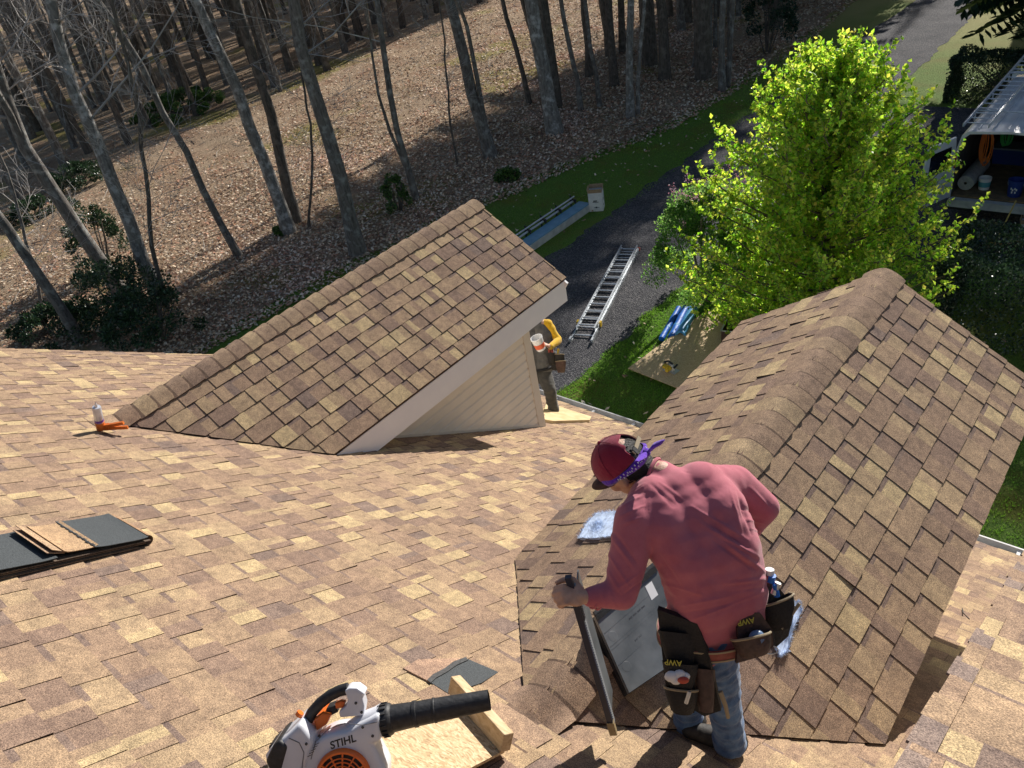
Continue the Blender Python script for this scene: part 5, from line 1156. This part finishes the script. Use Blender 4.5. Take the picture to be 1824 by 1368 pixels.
def cloth(name, c1, c2, sc=14, bsc=900, bs=.25, fold=5):
    def f(nt, b):
        n = noise_n(nt, sc, 4, .6); fine = noise_n(nt, bsc, 2, .6); o = ramp(nt, n, [(.3, c1), (.7, c2)])
        o = mixc(nt, .5, o, ramp(nt, fine, [(.3, (.75, .75, .75)), (.7, (1.25, 1.25, 1.25))]), 'MULTIPLY'); nt.links.new(o, b.inputs['Base Color'])
        b1 = N(nt, 'Bump'); b1.inputs['Strength'].default_value = bs; b1.inputs['Distance'].default_value = .002; nt.links.new(fine, b1.inputs['Height'])
        fn = noise_n(nt, fold, 2, .5, dist=1.2); b2 = N(nt, 'Bump'); b2.inputs['Strength'].default_value = .45; b2.inputs['Distance'].default_value = .018
        nt.links.new(fn, b2.inputs['Height']); nt.links.new(b1.outputs[0], b2.inputs['Normal']); nt.links.new(b2.outputs[0], b.inputs['Normal'])
    return mat(name, rough=.9, spec=.15, build=f, **{'Sheen Weight': .25})
M_SKIN = mat('skin', rough=.5, spec=.4, build=b_noise((.46, .26, .175), (.56, .34, .24), 40, .25, 3, 260), **{'Subsurface Weight': .06, 'Subsurface Radius': (.02, .008, .004)})
M_SHIRT = cloth('red_jersey', (.42, .112, .145), (.49, .15, .185)); M_DENIM = cloth('blue_denim', (.025, .06, .16), (.13, .24, .43), 14, 1200, .3, 9)
M_HAIR = mat('black_hair', rough=.5, build=b_noise((.006, .005, .005), (.02, .018, .017), 300, 1, 3)); M_BOOT = mat('boot_leather', rough=.7, build=b_noise((.015, .013, .012), (.045, .04, .035), 40, .3))
M_POUCH = mat('black_nylon', rough=.75, build=b_noise((.006, .006, .006), (.016, .015, .016), 120, .4)); M_POUCHB = mat('brown_leather', rough=.6, build=b_noise((.035, .018, .015), (.075, .04, .033), 50, .4))
M_TRIM = mat('tan_trim', (.30, .24, .15), .7); M_LOGO = mat('yellow_print', (.45, .40, .05), .6)

def hand(mbc, w_, d, nrm, side, curl=1.0, spread=.2, size=1.0, thumb=.7):
    """returns chains and balls: palm, four fingers of different length and a thumb from the side of the palm. d wrist->knuckles, nrm back of hand, side towards the thumb"""
    d = d.normalized(); nrm = (nrm-d*nrm.dot(d)).normalized(); side = nrm.cross(d) if nrm.cross(d).dot(side) > 0 else d.cross(nrm); s = size
    balls = [(w_+d*.045*s, (.034*s, .048*s, .014*s), (side, d, nrm))]; ch = [([w_-d*.01, w_+d*.03*s], [.024*s, .020*s])]
    for k, (L, off) in enumerate(((.070, .027), (.079, .010), (.074, -.008), (.058, -.025))):
        p = w_+d*(.082-.004*abs(k-1))*s+side*off*s; dd = (d+side*(off*spread*8)).normalized(); pts = [w_+d*.045*s+side*off*.7*s, p]; rad = [.0095*s, .0098*s]; ang = 0
        for j, f in enumerate((.45, .32, .23)):
            ang += curl*(.95, .95, .6)[j]; v_ = dd*cos(ang)-nrm*sin(ang); p = p+v_*L*f*s; pts.append(p); rad.append((.0088, .0078, .0068)[j]*s)
        ch.append((pts, rad))
    p0 = w_+d*.02*s+side*.024*s; t1 = p0+(d*.45+side*.75-nrm*.25).normalized()*.036*s; t2 = t1+(d*.75+side*.15*(1-thumb)-nrm*.6*thumb).normalized()*.030*s; t3 = t2+(d*.6-side*.35*thumb-nrm*.7*thumb).normalized()*.024*s
    ch.append(([w_+d*.02*s+side*.01*s, p0, t1, t2, t3], [.014*s, .013*s, .0115*s, .0098*s, .0075*s])); return ch, balls
def head_parts(c, face, upv, s=1.0):
    face = face.normalized(); upv = (upv-face*upv.dot(face)).normalized(); rt_ = face.cross(upv)
    b_ = [(c+upv*.012*s, (.076*s, .094*s, .100*s), (rt_, face, upv)), (c-upv*.055*s+face*.028*s, (.056*s, .058*s, .058*s), (rt_, face, upv)), (c-upv*.095*s+face*.062*s, (.022*s, .018*s, .018*s), (rt_, face, upv)),
          (c-upv*.022*s+face*.098*s, (.013*s, .020*s, .022*s), (rt_, face, upv)), (c+upv*.022*s+face*.088*s, (.052*s, .012*s, .010*s), (rt_, face, upv)), (c-upv*.058*s+face*.084*s, (.024*s, .010*s, .006*s), (rt_, face, upv)), (c-upv*.070*s+face*.082*s, (.020*s, .010*s, .006*s), (rt_, face, upv))]
    for k in (-1, 1):
        b_.append((c-upv*.012*s-face*.004*s+rt_*k*.078*s, (.009*s, .018*s, .030*s), (rt_, face, upv))); b_.append((c-upv*.03*s+face*.06*s+rt_*k*.035*s, (.026*s, .026*s, .026*s), (rt_, face, upv)))
    return b_, face, upv, rt_

# --- the roofer in the red shirt
J = dict(pel=(1272, 1118, 2.84), wai=(1278, 1062, 2.775), mid=(1262, 985, 2.735), che=(1233, 925, 2.745), upp=(1208, 884, 2.79), c7=(1178, 850, 2.83), nek=(1148, 840, 2.86), SL=(1132, 928, 2.72), EL=(1106, 1058, 2.70), WL=(1050, 1064, 2.69),
         SR=(1308, 868, 2.88), ER=(1362, 903, 2.88), WR=(1336, 948, 2.98), HL=(1262, 1140, 2.84), KL=(1287, 1222, 3.0), AL=(1298, 1306, 3.14), HR=(1252, 1118, 2.94), KR=(1226, 1205, 3.12), AR_=(1226, 1278, 3.27))
J = {k: P(*v) for k, v in J.items()}
lat = Vector((.60, .80, 0)); fwd = Vector((-.80, .60, 0))
man = thing('person', 'roofer bent over in a faded red long sleeved shirt, maroon cap and blue jeans', 'person', RF(1280, 1330))
hc = P(1112, 828, 2.87); fh = Vector((-.95, -.32, 0)).normalized(); faced = fh*.72-Z*.66; upd = fh*.66+Z*.72
hb, faced, upd, hrt = head_parts(hc, faced, upd, 1.04)
gd = (P(1026, 1063, 2.67)-J['WL']).normalized()
hc1, hb1 = hand(None, J['WL']+gd*.012, gd+UU*.05, UU*.25-fw*.75-Ld*.3, -Ld, curl=1.15, size=1.08)
hd2 = (P(1328, 972, 3.0)-J['WR']).normalized(); hc2, hb2 = hand(None, J['WR'], hd2, RR, fwd, curl=.6)
tor = [([J['pel']+lat*k*.06, J['wai']+lat*k*.055, J['mid']+lat*k*.065, J['che']+lat*k*.085, J['upp']+lat*k*.085], [.105, .10, .10, .095, .08]) for k in (-1, 0, 1)]
arms = [([J['upp']+lat*-.08, J['SL'], J['EL'], J['WL']], [.07, .062, .044, .028]), ([J['upp']+lat*.08, J['SR'], J['ER'], J['WR']], [.06, .052, .040, .028])]
legs = [([J['pel']-lat*.07, J['HL'], J['KL'], J['AL']], [.09, .085, .055, .040]), ([J['pel']+lat*.05, J['HR'], J['KR'], J['AR_']], [.09, .085, .055, .040])]
neck = [([J['upp'], J['c7'], J['nek'], hc-upd*.05-faced*.02], [.075, .060, .054, .052])]
body = clay('body', tor+arms+legs+neck+hc1+hc2, .005, M_SKIN, man, 3, balls=hb+hb1+hb2)
CR = [((1312, 872), (1338, 952), .007, -.008), ((1298, 862), (1322, 955), .006, .005), ((1232, 902), (1332, 962), .007, .007), ((1246, 932), (1350, 992), .008, .008), ((1240, 918), (1330, 975), .006, -.006), ((1285, 962), (1362, 1018), .008, .008), ((1270, 962), (1345, 1015), .006, -.006),
      ((1104, 892), (1148, 862), .004, .005), ((1100, 906), (1150, 880), .004, .005), ((1102, 920), (1150, 900), .004, .005), ((1106, 935), (1146, 920), .004, .004), ((1160, 862), (1200, 900), .006, -.005), ((1175, 858), (1215, 890), .005, .004),
      ((1082, 945), (1132, 1015), .006, .006), ((1078, 975), (1120, 1045), .006, .006), ((1095, 950), (1140, 1010), .005, -.005), ((1080, 1010), (1108, 1060), .005, .005), ((1108, 1062), (1152, 1028), .005, -.007), ((1100, 1050), (1150, 1012), .005, .005), ((1085, 1050), (1098, 1085), .004, .004), ((1070, 1048), (1080, 1086), .004, .004),
      ((1190, 1085), (1300, 1062), .007, .006), ((1195, 1098), (1320, 1072), .006, -.005), ((1230, 1105), (1365, 1052), .007, .006), ((1290, 1040), (1368, 1030), .006, .006), ((1300, 1055), (1366, 1045), .006, -.005), ((1180, 1040), (1250, 1060), .007, .005), ((1160, 985), (1200, 1060), .008, .006), ((1172, 985), (1215, 1050), .007, -.005),
      ((1150, 866), (1150, 985), .0025, -.003), ((1157, 866), (1157, 985), .0025, .002), ((1215, 838), (1318, 876), .0025, -.003), ((1318, 876), (1325, 935), .003, -.003), ((1335, 868), (1372, 905), .006, .005), ((1325, 905), (1368, 925), .005, -.005), ((1330, 925), (1368, 935), .005, .005), ((1332, 940), (1360, 948), .004, .004)]
CRS = [(Vector((a[0], a[1], 0)), Vector((b[0], b[1], 0)), w_*430, am*.8) for a, b, w_, am in CR]
def sfold(p):
    q = p-CAM; d = q.dot(fw); sx, sy = 912+F_PX*q.dot(RR)/d, 684-F_PX*q.dot(UU)/d; s2 = Vector((sx, sy, 0)); o = 0
    bx_ = p-J['mid']; o += noise.noise(p*4)*.004+noise.noise(Vector((p.x*12+p.z*9, p.y*12-p.z*6, p.z*5)))*.003
    wob = noise.noise(p*11)*9
    for a, b, w_, am in CRS:
        ab = b-a; t_ = max(0, min(1, (s2-a).dot(ab)/ab.length_squared)); dd = (s2-a-ab*t_).length+wob*.35
        if abs(dd) < w_*3: o += am*math.exp(-(dd/w_)**2)*math.sin(pi*(.12+.76*t_))
    return o
def sofs(rs_, o): return [x+o for x in rs_]
sh = []
for k in (-1, 0, 1): sh.append(([J['pel']+lat*k*.07-Z*.01, J['wai']+lat*k*.06, J['mid']+lat*k*.07, J['che']+lat*k*.09, J['upp']+lat*k*.085], [.120, .121, .118, .113, .102]))
sh += [([J['upp']+lat*-.08, J['SL'], J['SL'].lerp(J['EL'], .5)+UU*0, J['EL'], J['EL'].lerp(J['WL'], .5), J['WL']-gd*.004], [.088, .078, .068, .056, .045, .034]),
       ([J['upp']+lat*.08, J['SR'], J['SR'].lerp(J['ER'], .5), J['ER'], J['ER'].lerp(J['WR'], .55), J['WR']], [.092, .082, .070, .058, .046, .036]), ([J['upp'], J['c7']], [.09, .062])]
shirt = clay('shirt', sh, .005, M_SHIRT, man, 34, sfold)
m_ = MB(); nd_ = (J['nek']-J['c7']).normalized(); xa = nd_.cross(Z).normalized(); ya = nd_.cross(xa)
m_.tube([J['c7']+nd_*.030+(xa*cos(a)+ya*sin(a))*.060 for a in np.linspace(0, 2*pi, 25)], .0065, 6, cap=False); m_.build('collar', M_SHIRT, man, smooth=True)
for w_, dv, rr_ in ((J['WL']-gd*.012, gd, .036), (J['WR']-hd2*.01, hd2, .036)):
    m_ = MB(); x_ = dv.cross(Z).normalized(); y_ = dv.cross(x_)
    for k in (0, .02): m_.tube([w_-dv*k+(x_*cos(a)+y_*sin(a))*(rr_+k*.15) for a in np.linspace(0, 2*pi, 17)], .004, 5, cap=False)
    m_.build('cuff', M_SHIRT, man, smooth=True)
def jfold(p): return noise.noise(Vector((p.x*9, p.y*9, p.z*26)))*.009+noise.noise(Vector((p.x*30, p.y*30, p.z*40)))*.003
jl = [([J['pel']-lat*.07, J['HL'], J['KL'], J['AL'], J['AL']-Z*.05], [.118, .100, .070, .062, .070]), ([J['pel']+lat*.05, J['HR'], J['KR'], J['AR_'], J['AR_']-Z*.05], [.118, .100, .070, .062, .066]), ([J['pel']-lat*.08, J['pel']+lat*.08], [.122, .122])]
clay('jeans', jl, .007, M_DENIM, man, 3, jfold)
for q, dv in ((J['AL'], Vector((-.75, -.35, 0))), (J['AR_'], Vector((-.95, .1, 0)))):
    dv = dv.normalized(); g_ = Vector((q.x, q.y, roofz(q.y)+.03)); gd_ = (dv-NROOF*dv.dot(NROOF)).normalized(); sd_ = NROOF.cross(gd_)
    clay('boot', [([q-Z*.03, g_+NROOF*.03-gd_*.02, g_+NROOF*.02+gd_*.06, g_+NROOF*.012+gd_*.16], [.052, .05, .044, .036])], .006, M_BOOT, man, 2)
# cap, hair, bandana
fr = (hrt, faced, upd)
def dome(c, rx, ry, rz, z0, skip=None, nu=30, nv=10, th=.004, fr=fr):
    m_ = MB(); pts = []
    for j in range(nv+1):
        ph = (pi/2-math.asin(z0/rz))*(1-j/nv)
        row = []
        for i in range(nu):
            a = 2*pi*i/nu; sag = 1+.02*cos(a*6); row.append(c+fr[0]*rx*sin(ph)*cos(a)*sag+fr[1]*ry*sin(ph)*sin(a)*sag+fr[2]*rz*cos(ph))
        pts.append(row)
    o = 0; vs = [p for r_ in pts for p in r_]; fs = []
    for j in range(nv):
        for i in range(nu):
            if skip and skip(i/nu, j/nv): continue
            i2 = (i+1) % nu; fs.append((j*nu+i, j*nu+i2, (j+1)*nu+i2, (j+1)*nu+i))
    m_.add(vs, fs); return m_
M_CAP = cloth('maroon_cotton', (.20, .012, .035), (.26, .02, .05), 10, 900, .3, 12); M_BAN = cloth('purple_cotton', (.09, .02, .35), (.15, .04, .50), 60, 900, .3, 25)
cc_ = hc+upd*.016
cap = dome(cc_, .091, .110, .108, .0, skip=lambda u_, v_: v_ < .48 and min(abs(u_-.75), 1-abs(u_-.75)) < .10*math.sqrt(max(0, 1-(v_/.48)**2))).build('cap', M_CAP, man, smooth=True)
sol = cap.modifiers.new('solid', 'SOLIDIFY'); sol.thickness = .003; ss_ = cap.modifiers.new('sub', 'SUBSURF'); ss_.levels = 1; ss_.render_levels = 1
m_ = MB(); m_.ball(cc_+upd*.108, .008, 10)
for k in range(6):
    a = pi*k/3; m_.tube([cc_+(hrt*.0925*cos(a)+faced*.1115*sin(a))*sin(ph)+upd*.1095*cos(ph) for ph in np.linspace(.05, pi/2-.06 if k != 4 else .7, 12)], .0011, 4, cap=False)
m_.build('cap_button', M_CAP, cap)
m_ = MB(); vs = []; nb_ = 16
for i in range(nb_+1):
    a = R(25)+R(130)*i/nb_; e = 1-((i/nb_-.5)*2)**2
    vs += [cc_+hrt*.084*cos(a)+faced*.102*sin(a)+upd*.0, cc_+hrt*(.080*cos(a))+faced*(.102*sin(a)+.075*e**.6)-upd*(.030*(1-e)+.012*e)]
m_.add(vs, [(2*i, 2*i+1, 2*i+3, 2*i+2) for i in range(nb_)]); br_ = m_.build('bill', mat('dark_maroon', (.03, .006, .012), .8), cap, smooth=True); so_ = br_.modifiers.new('s', 'SOLIDIFY'); so_.thickness = .005
m_ = MB(); m_.bar(cc_-faced*.106*cos(.0)+hrt*.045+upd*.022, cc_-faced*.109-hrt*.045+upd*.022, .004, .016, upd); m_.build('strap', M_TRIM, cap)
m_ = MB(); m_.box(cc_-faced*.110-hrt*.03+upd*.022, (hrt, faced, upd), (.010, .003, .012)); m_.build('buckle', M_BLACK, cap)
clay('hair', [], .004, M_HAIR, man, 2, disp=lambda p: noise.noise(p*160)*.002, balls=[(hc+upd*.012-faced*.005, (.081, .097, .096), fr), (hc-upd*.04-faced*.045, (.060, .052, .052), fr)], cut=[(hc+faced*.018+upd*.0, faced*.8-upd*.5)])
m_ = MB(); rws = []
for i in range(29):
    a = 2*pi*i/28; tw = .003*sin(a*5); w2 = .014+.004*sin(a*3+1); c_ = cc_+hrt*.088*cos(a)+faced*.107*sin(a)-upd*(.008+.012*(sin(a) < 0)*abs(sin(a))); o_ = (hrt*cos(a)+faced*sin(a)); rws.append((c_+upd*w2+o_*.001, c_+o_*(.006+tw), c_-upd*w2))
vs = [p for r_ in rws for p in r_]; m_.add(vs, [(3*i, 3*i+1, 3*i+4, 3*i+3) for i in range(28)]+[(3*i+1, 3*i+2, 3*i+5, 3*i+4) for i in range(28)])
ban = m_.build('bandana', M_BAN, man, smooth=True); sb = ban.modifiers.new('s', 'SOLIDIFY'); sb.thickness = .003
kn = cc_-faced*.112-upd*.022; m_ = MB(); m_.ball(kn, (.018, .014, .015), 12, frame=fr); t1 = P(1183, 784, 2.70); sdv = (t1-kn)
m_.tube([kn, kn+sdv*.25, kn+sdv*.5+Z*.006, kn+sdv*.8, t1], [.009, .015, .019, .016, .004], 10, sq=.45); t2 = P(1134, 822, 2.66); m_.tube([kn, kn.lerp(t2, .5)-fw*.01, t2], [.008, .015, .006], 10, sq=.5); m_.build('bandana_knot', M_BAN, ban, smooth=True)
m_ = MB()
for i in range(26):
    a = R(185+i*3.9); c_ = cc_+hrt*.0935*cos(a)+faced*.113*sin(a)-upd*(.008+.012*abs(sin(a))+.006*sin(i*2.7)); m_.box(c_, (hrt, faced, upd), (.0015, .0015, .003))
m_.build('bandana_print', M_WPL, ban)
# tool belt and pouches
us = (J['wai']-J['pel']).normalized(); us = (us*.7+Z*.3).normalized(); bx = (lat-us*lat.dot(us)).normalized(); by = us.cross(bx); pc = J['pel']+us*.012
def ring_band(c, rx, ry, w2, th, n=48, tilt=0):
    m_ = MB(); rows = []
    for i in range(n):
        a = 2*pi*i/n; o_ = bx*rx*cos(a)+by*ry*sin(a); q = o_.normalized(); rows.append([c+o_-us*w2, c+o_+q*th-us*w2, c+o_+q*th+us*w2, c+o_+us*w2])
    vs = [p for r_ in rows for p in r_]; fs = []
    for i in range(n):
        i2 = (i+1) % n
        for k in range(4): k2 = (k+1) % 4; fs.append((4*i+k, 4*i+k2, 4*i2+k2, 4*i2+k))
    m_.add(vs, fs); return m_
M_BELT = mat('red_leather_belt', rough=.6, build=b_noise((.16, .025, .02), (.24, .05, .04), 30, .3))
belt = ring_band(pc, .203, .136, .026, .006).build('tool_belt', M_BELT, man, smooth=True)
ring_band(pc+us*.021, .204, .137, .0035, .0075).build('belt_edge', M_TRIM, belt, smooth=True)
ring_band(pc-us*.021, .204, .137, .0035, .0075).build('belt_edge', M_TRIM, belt, smooth=True)
def pocket(c, rt_, up_, out, w_, h, d, mt, rim=True, taper=.7, name='pocket'):
    """open topped pouch: half oval section, narrower at the bottom"""
    m_ = MB(); rt_, up_, out = rt_.normalized(), up_.normalized(), out.normalized(); n = 12; rows = []
    for j, (f, k) in enumerate(((0, taper*.6), (.04, taper*.9), (.35, taper+.12), (.75, 1), (1, 1.04))):
        row = []
        for i in range(n+1): a = pi*i/n; row.append(c+rt_*w_/2*k*cos(a)+out*d*k*(sin(a)**.8)*(1 if j > 0 else .5)+up_*(h*f+(.012*sin(a) if j == 4 else 0)))
        rows.append(row)
    inn_ = [[c+rt_*w_/2*.94*k*cos(pi*i/n)+out*(d*.9*k*(sin(pi*i/n)**.8)+.002)+up_*h*f for i in range(n+1)] for f, k in ((1, 1.0), (.45, .9))]
    vs = [p for r_ in rows+inn_ for p in r_]; fs = []
    for j in range(6):
        for i in range(n): fs.append((j*(n+1)+i, j*(n+1)+i+1, (j+1)*(n+1)+i+1, (j+1)*(n+1)+i))
    fs.append(tuple(range(n+1))); fs.append(tuple(6*(n+1)+i for i in range(n+1)))
    bk_ = [c-rt_*w_/2*taper, c+rt_*w_/2*taper, c+rt_*w_/2*1.04+up_*h, c-rt_*w_/2*1.04+up_*h]; m_.add(vs, fs); m_.add(bk_, [(0, 1, 2, 3)]); o = m_.build(name, mt, belt, smooth=True)
    if rim: m2 = MB(); m2.tube(rows[-1], .0045, 6); m2.build('pocket_rim', M_TRIM, belt)
    return rows[-1]
def panel(pts, th, mt, name='pouch_panel'):
    k = len(pts); n_ = (pts[1]-pts[0]).cross(pts[2]-pts[0]).normalized(); m_ = MB(); m_.add([p+n_*th for p in pts]+[p-n_*th for p in pts], [tuple(range(k)), tuple(range(k, 2*k))[::-1]]+[(i, i+k, (i+1) % k+k, (i+1) % k) for i in range(k)]); return m_.build(name, mt, belt)
# big black pouch group on the left hip
ro = (RR*.98-UU*.1); oo = (-fw*.85-RR*.2).normalized(); uo_ = (UU*.95+RR*-.05).normalized()
panel([P(1172, 1082, 2.72), P(1243, 1108, 2.68), P(1262, 1160, 2.70), P(1285, 1262, 2.76), P(1255, 1272, 2.78), P(1188, 1230, 2.80), P(1178, 1130, 2.76)], .012, M_POUCH)
pocket(P(1213, 1190, 2.735), ro, uo_, oo, .135, .125, .05, M_POUCH, rim=False); pocket(P(1214, 1226, 2.715), ro, uo_, oo, .12, .09, .055, M_POUCH, rim=False); pocket(P(1216, 1268, 2.735), ro, uo_, oo, .115, .085, .062, M_POUCH)
pocket(P(1258, 1268, 2.74), ro, uo_, oo, .075, .15, .04, M_POUCHB, rim=False)
m_ = MB(); gq = P(1204, 1205, 2.66)
for k, (dx, dy, r_) in enumerate(((-.015, 0, .024), (.012, .006, .022), (.0, -.012, .02), (.03, .0, .018))): m_.ball(gq+RR*dx+UU*dy, (r_, r_*.6, r_*.8), 10, frame=(RR, fw, UU))
m_.build('work_glove', M_WPL, belt, smooth=True); m_ = MB(); m_.ball(gq+RR*.022-UU*.008-fw*.012, (.02, .010, .012), 10, frame=(RR, fw, UU)); m_.build('glove_cuff', M_RED, belt, smooth=True)
m_ = MB(); m_.tube([P(1222, 1252, 2.66), P(1226, 1240, 2.65), P(1228, 1232, 2.65)], .007, 8); m_.build('driver_bit', M_ALU, belt, smooth=True)
m_ = MB(); m_.tube([P(1283, 1232, 2.70), P(1292, 1256, 2.70), P(1297, 1278, 2.72)], [.009, .008, .007], 8); m_.build('strap_end', M_TRIM, belt, smooth=True)
text_part('lettering', 'AWP', .026, P(1199, 1176, 2.655), -ro, -uo_, M_LOGO, belt)
# brown pouch at the back
r2, u2, o2 = (RR*.97+UU*.22).normalized(), (UU*.97-RR*.22).normalized(), -fw
panel([P(1312, 1118, 2.69), P(1322, 1098, 2.69), P(1338, 1088, 2.69), P(1354, 1092, 2.69), P(1374, 1120, 2.70), P(1376, 1150, 2.71), P(1345, 1170, 2.71), P(1310, 1180, 2.70), P(1314, 1145, 2.69)], .010, M_POUCHB)
pocket(P(1344, 1165, 2.70), r2, u2, o2, .13, .065, .055, M_POUCHB, taper=.8)
m_ = MB(); m_.ball(P(1349, 1138, 2.665), (.030, .02, .030), 14, frame=(r2, o2, u2)); m_.build('tape_measure', mat('steel_blue', (.12, .19, .32), .35), belt, smooth=True)
text_part('lettering', 'AWP', .026, P(1328, 1103, 2.676), -r2, -u2, M_LOGO, belt)
# black pouch with tools on the right hip
panel([P(1362, 1050, 2.78), P(1372, 1030, 2.78), P(1388, 1050, 2.80), P(1412, 1078, 2.84), P(1400, 1130, 2.85), P(1378, 1150, 2.82), P(1366, 1110, 2.78)], .014, M_POUCH)
pocket(P(1388, 1118, 2.76), (RR*.9+UU*.4), (UU*.95-RR*.2), -fw*.7+RR*.5, .11, .10, .05, M_POUCH)
for k, (a, b, rr_, mt) in enumerate((((1370, 1030), (1371, 1014), .016, M_WPL), ((1371, 1034), (1374, 1024), .017, M_BLUE), ((1378, 1058), (1386, 1038), .011, M_ALU), ((1384, 1062), (1380, 1040), .010, M_BLUE), ((1366, 1036), (1368, 1024), .010, M_RED), ((1392, 1120), (1424, 1075), .006, M_TRIM))):
    m_ = MB(); m_.tube([P(*a, 2.74), P(*b, 2.73)], rr_, 10); m_.build('tool_handle', mt, belt, smooth=True)
m_ = MB(); m_.tube([P(1373+13*cos(a), 1156+7*sin(a)+2, 2.78) for a in np.linspace(-1.2, 2.6, 12)], .0025, 5); m_.build('hook_loop', M_ALU, belt)

# --- the second roofer behind the far dormer
DD = 9.55
K = dict(pel=(958, 655, DD), wai=(957, 632, DD), che=(955, 600, DD), upp=(952, 580, DD), nek=(948, 566, DD), hed=(944, 550, DD), SL=(975, 578, DD-.03), EL=(994, 606, DD-.05), WL=(979, 617, DD-.25), SR=(930, 582, DD), ER=(915, 612, DD), WR=(930, 632, DD-.2),
         HL=(967, 660, DD), KL=(979, 694, DD-.08), AL=(985, 724, DD), HR=(948, 660, DD), KR=(945, 700, DD+.02), AR_=(950, 738, DD-.05))
K = {k: P(*v) for k, v in K.items()}
man2 = thing('person', 'second roofer in yellow sleeves and grey overalls holding a cup beside the far dormer', 'person', RF(975, 737))
l2 = (K['SL']-K['SR']).normalized(); f2 = -fw-UU*.2; f2.z = 0; f2.normalize()
hb3, _, _, _ = head_parts(K['hed']+Z*.03, f2-Z*.25, Z+f2*.2)
gw = (P(967, 611, DD-.33)-K['WL']).normalized(); h3, b3 = hand(None, K['WL'], gw, -fw*.5+UU*.6, UU, curl=.75, size=1.0)
h4, b4 = hand(None, K['WR'], (P(935, 640, DD-.25)-K['WR']).normalized(), -fw, UU, curl=.6)
tor = [([K['pel']+l2*k*.07, K['wai']+l2*k*.075, K['che']+l2*k*.09, K['upp']+l2*k*.08], [.11, .11, .11, .085]) for k in (-1, 1)]
ar2 = [([K['upp']+l2*.06, K['SL'], K['EL'], K['WL']], [.06, .055, .042, .028]), ([K['upp']-l2*.06, K['SR'], K['ER'], K['WR']], [.06, .055, .042, .028])]
lg2 = [([K['pel']+l2*.06, K['HL'], K['KL'], K['AL']], [.09, .085, .058, .042]), ([K['pel']-l2*.06, K['HR'], K['KR'], K['AR_']], [.09, .085, .058, .042])]
clay('body', tor+ar2+lg2+[([K['upp'], K['nek'], K['hed']], [.07, .055, .055])]+h3+h4, .006, M_SKIN, man2, 2, balls=hb3+b3+b4)
M_YSH = cloth('yellow_jersey', (.62, .36, .015), (.75, .46, .03), 10); M_GRY = cloth('grey_canvas', (.08, .078, .072), (.14, .135, .125), 16, 700, .3, 7)
def ff(p): return noise.noise(Vector((p.x*9, p.y*9, p.z*24)))*.010
clay('sleeves', [([K['upp']+l2*.07, K['SL'], K['EL'], K['WL']-gw*.02], [.075, .064, .050, .036]), ([K['upp']-l2*.07, K['SR'], K['ER'], K['WR']], [.075, .064, .05, .036])], .009, M_YSH, man2, 3, ff)
clay('grey_shirt_front', [([K['pel']+l2*k*.075+Z*.03, K['wai']+l2*k*.08, K['che']+l2*k*.095, K['upp']+l2*k*.06], [.126, .126, .122, .09]) for k in (-1, 1)], .009, M_GRY, man2, 3, ff)
clay('trousers', [([K['pel']+l2*.06, K['HL'], K['KL'], K['AL'], K['AL']-Z*.04], [.122, .105, .078, .068, .075]), ([K['pel']-l2*.06, K['HR'], K['KR'], K['AR_'], K['AR_']-Z*.04], [.122, .105, .078, .068, .075])], .009, cloth('dark_grey_canvas', (.045, .043, .038), (.085, .08, .07), 16, 700, .3, 7), man2, 2, ff)
for q in (K['AL'], K['AR_']):
    q2 = q-Z*.085; clay('boot', [([q-Z*.02, q2, q2+f2*.08+Z*-.005, q2+f2*.17-Z*.012], [.055, .05, .045, .036])], .008, M_BOOT, man2, 2)
clay('cap', [], .008, M_CAP, man2, 1, balls=[(K['hed']+Z*.075, (.09, .10, .07), ((1, 0, 0), (0, 1, 0), (0, 0, 1)))])
m_ = MB(); m_.tube([K['pel']+Z*.05+(l2*.20*cos(a)+f2*.145*sin(a)) for a in np.linspace(0, 2*pi, 33)], .018, 8, cap=False, sq=1); b2_ = m_.build('tool_belt', M_POUCH, man2, smooth=True)
belt = b2_
q = P(992, 660, DD-.12); pocket(q, RR, Z, RR*.6-fw*.6, .15, .22, .10, M_POUCH); pocket(P(999, 664, DD-.14), RR, Z, RR*.6-fw*.6, .10, .16, .07, M_POUCHB); q = P(984, 650, DD-.18); pocket(q, RR, Z, -fw, .10, .16, .07, M_POUCH, rim=False)
for a, b, mt in (((986, 640), (983, 620), M_RED), ((990, 640), (995, 621), M_YEL), ((994, 640), (990, 625), M_ALU), ((980, 634), (978, 622), M_RED)): m_ = MB(); m_.tube([P(*a, DD-.2), P(*b, DD-.2)], .014, 8); m_.build('tool_handle', mt, belt, smooth=True)
cq = P(964, 622, DD-.36); cup = thing('cup', 'white and red cup held by the second roofer in his left hand', 'cup', cq); ca = (Z*.9-RR*.2).normalized()
m_ = MB(); m_.lathe(cq, ca, [(0, .001), (0, .052), (.14, .068), (.155, .073), (.17, .073), (.17, .066), (.02, .048), (.02, .001)], 22); m_.build('cup_shell', M_WPL, cup, smooth=True)
m_ = MB(); m_.lathe(cq, ca, [(.03, .0575), (.095, .0655)], 22); m_.build('red_band', mat('red_print', (.65, .12, .05), .5), cup, smooth=True)
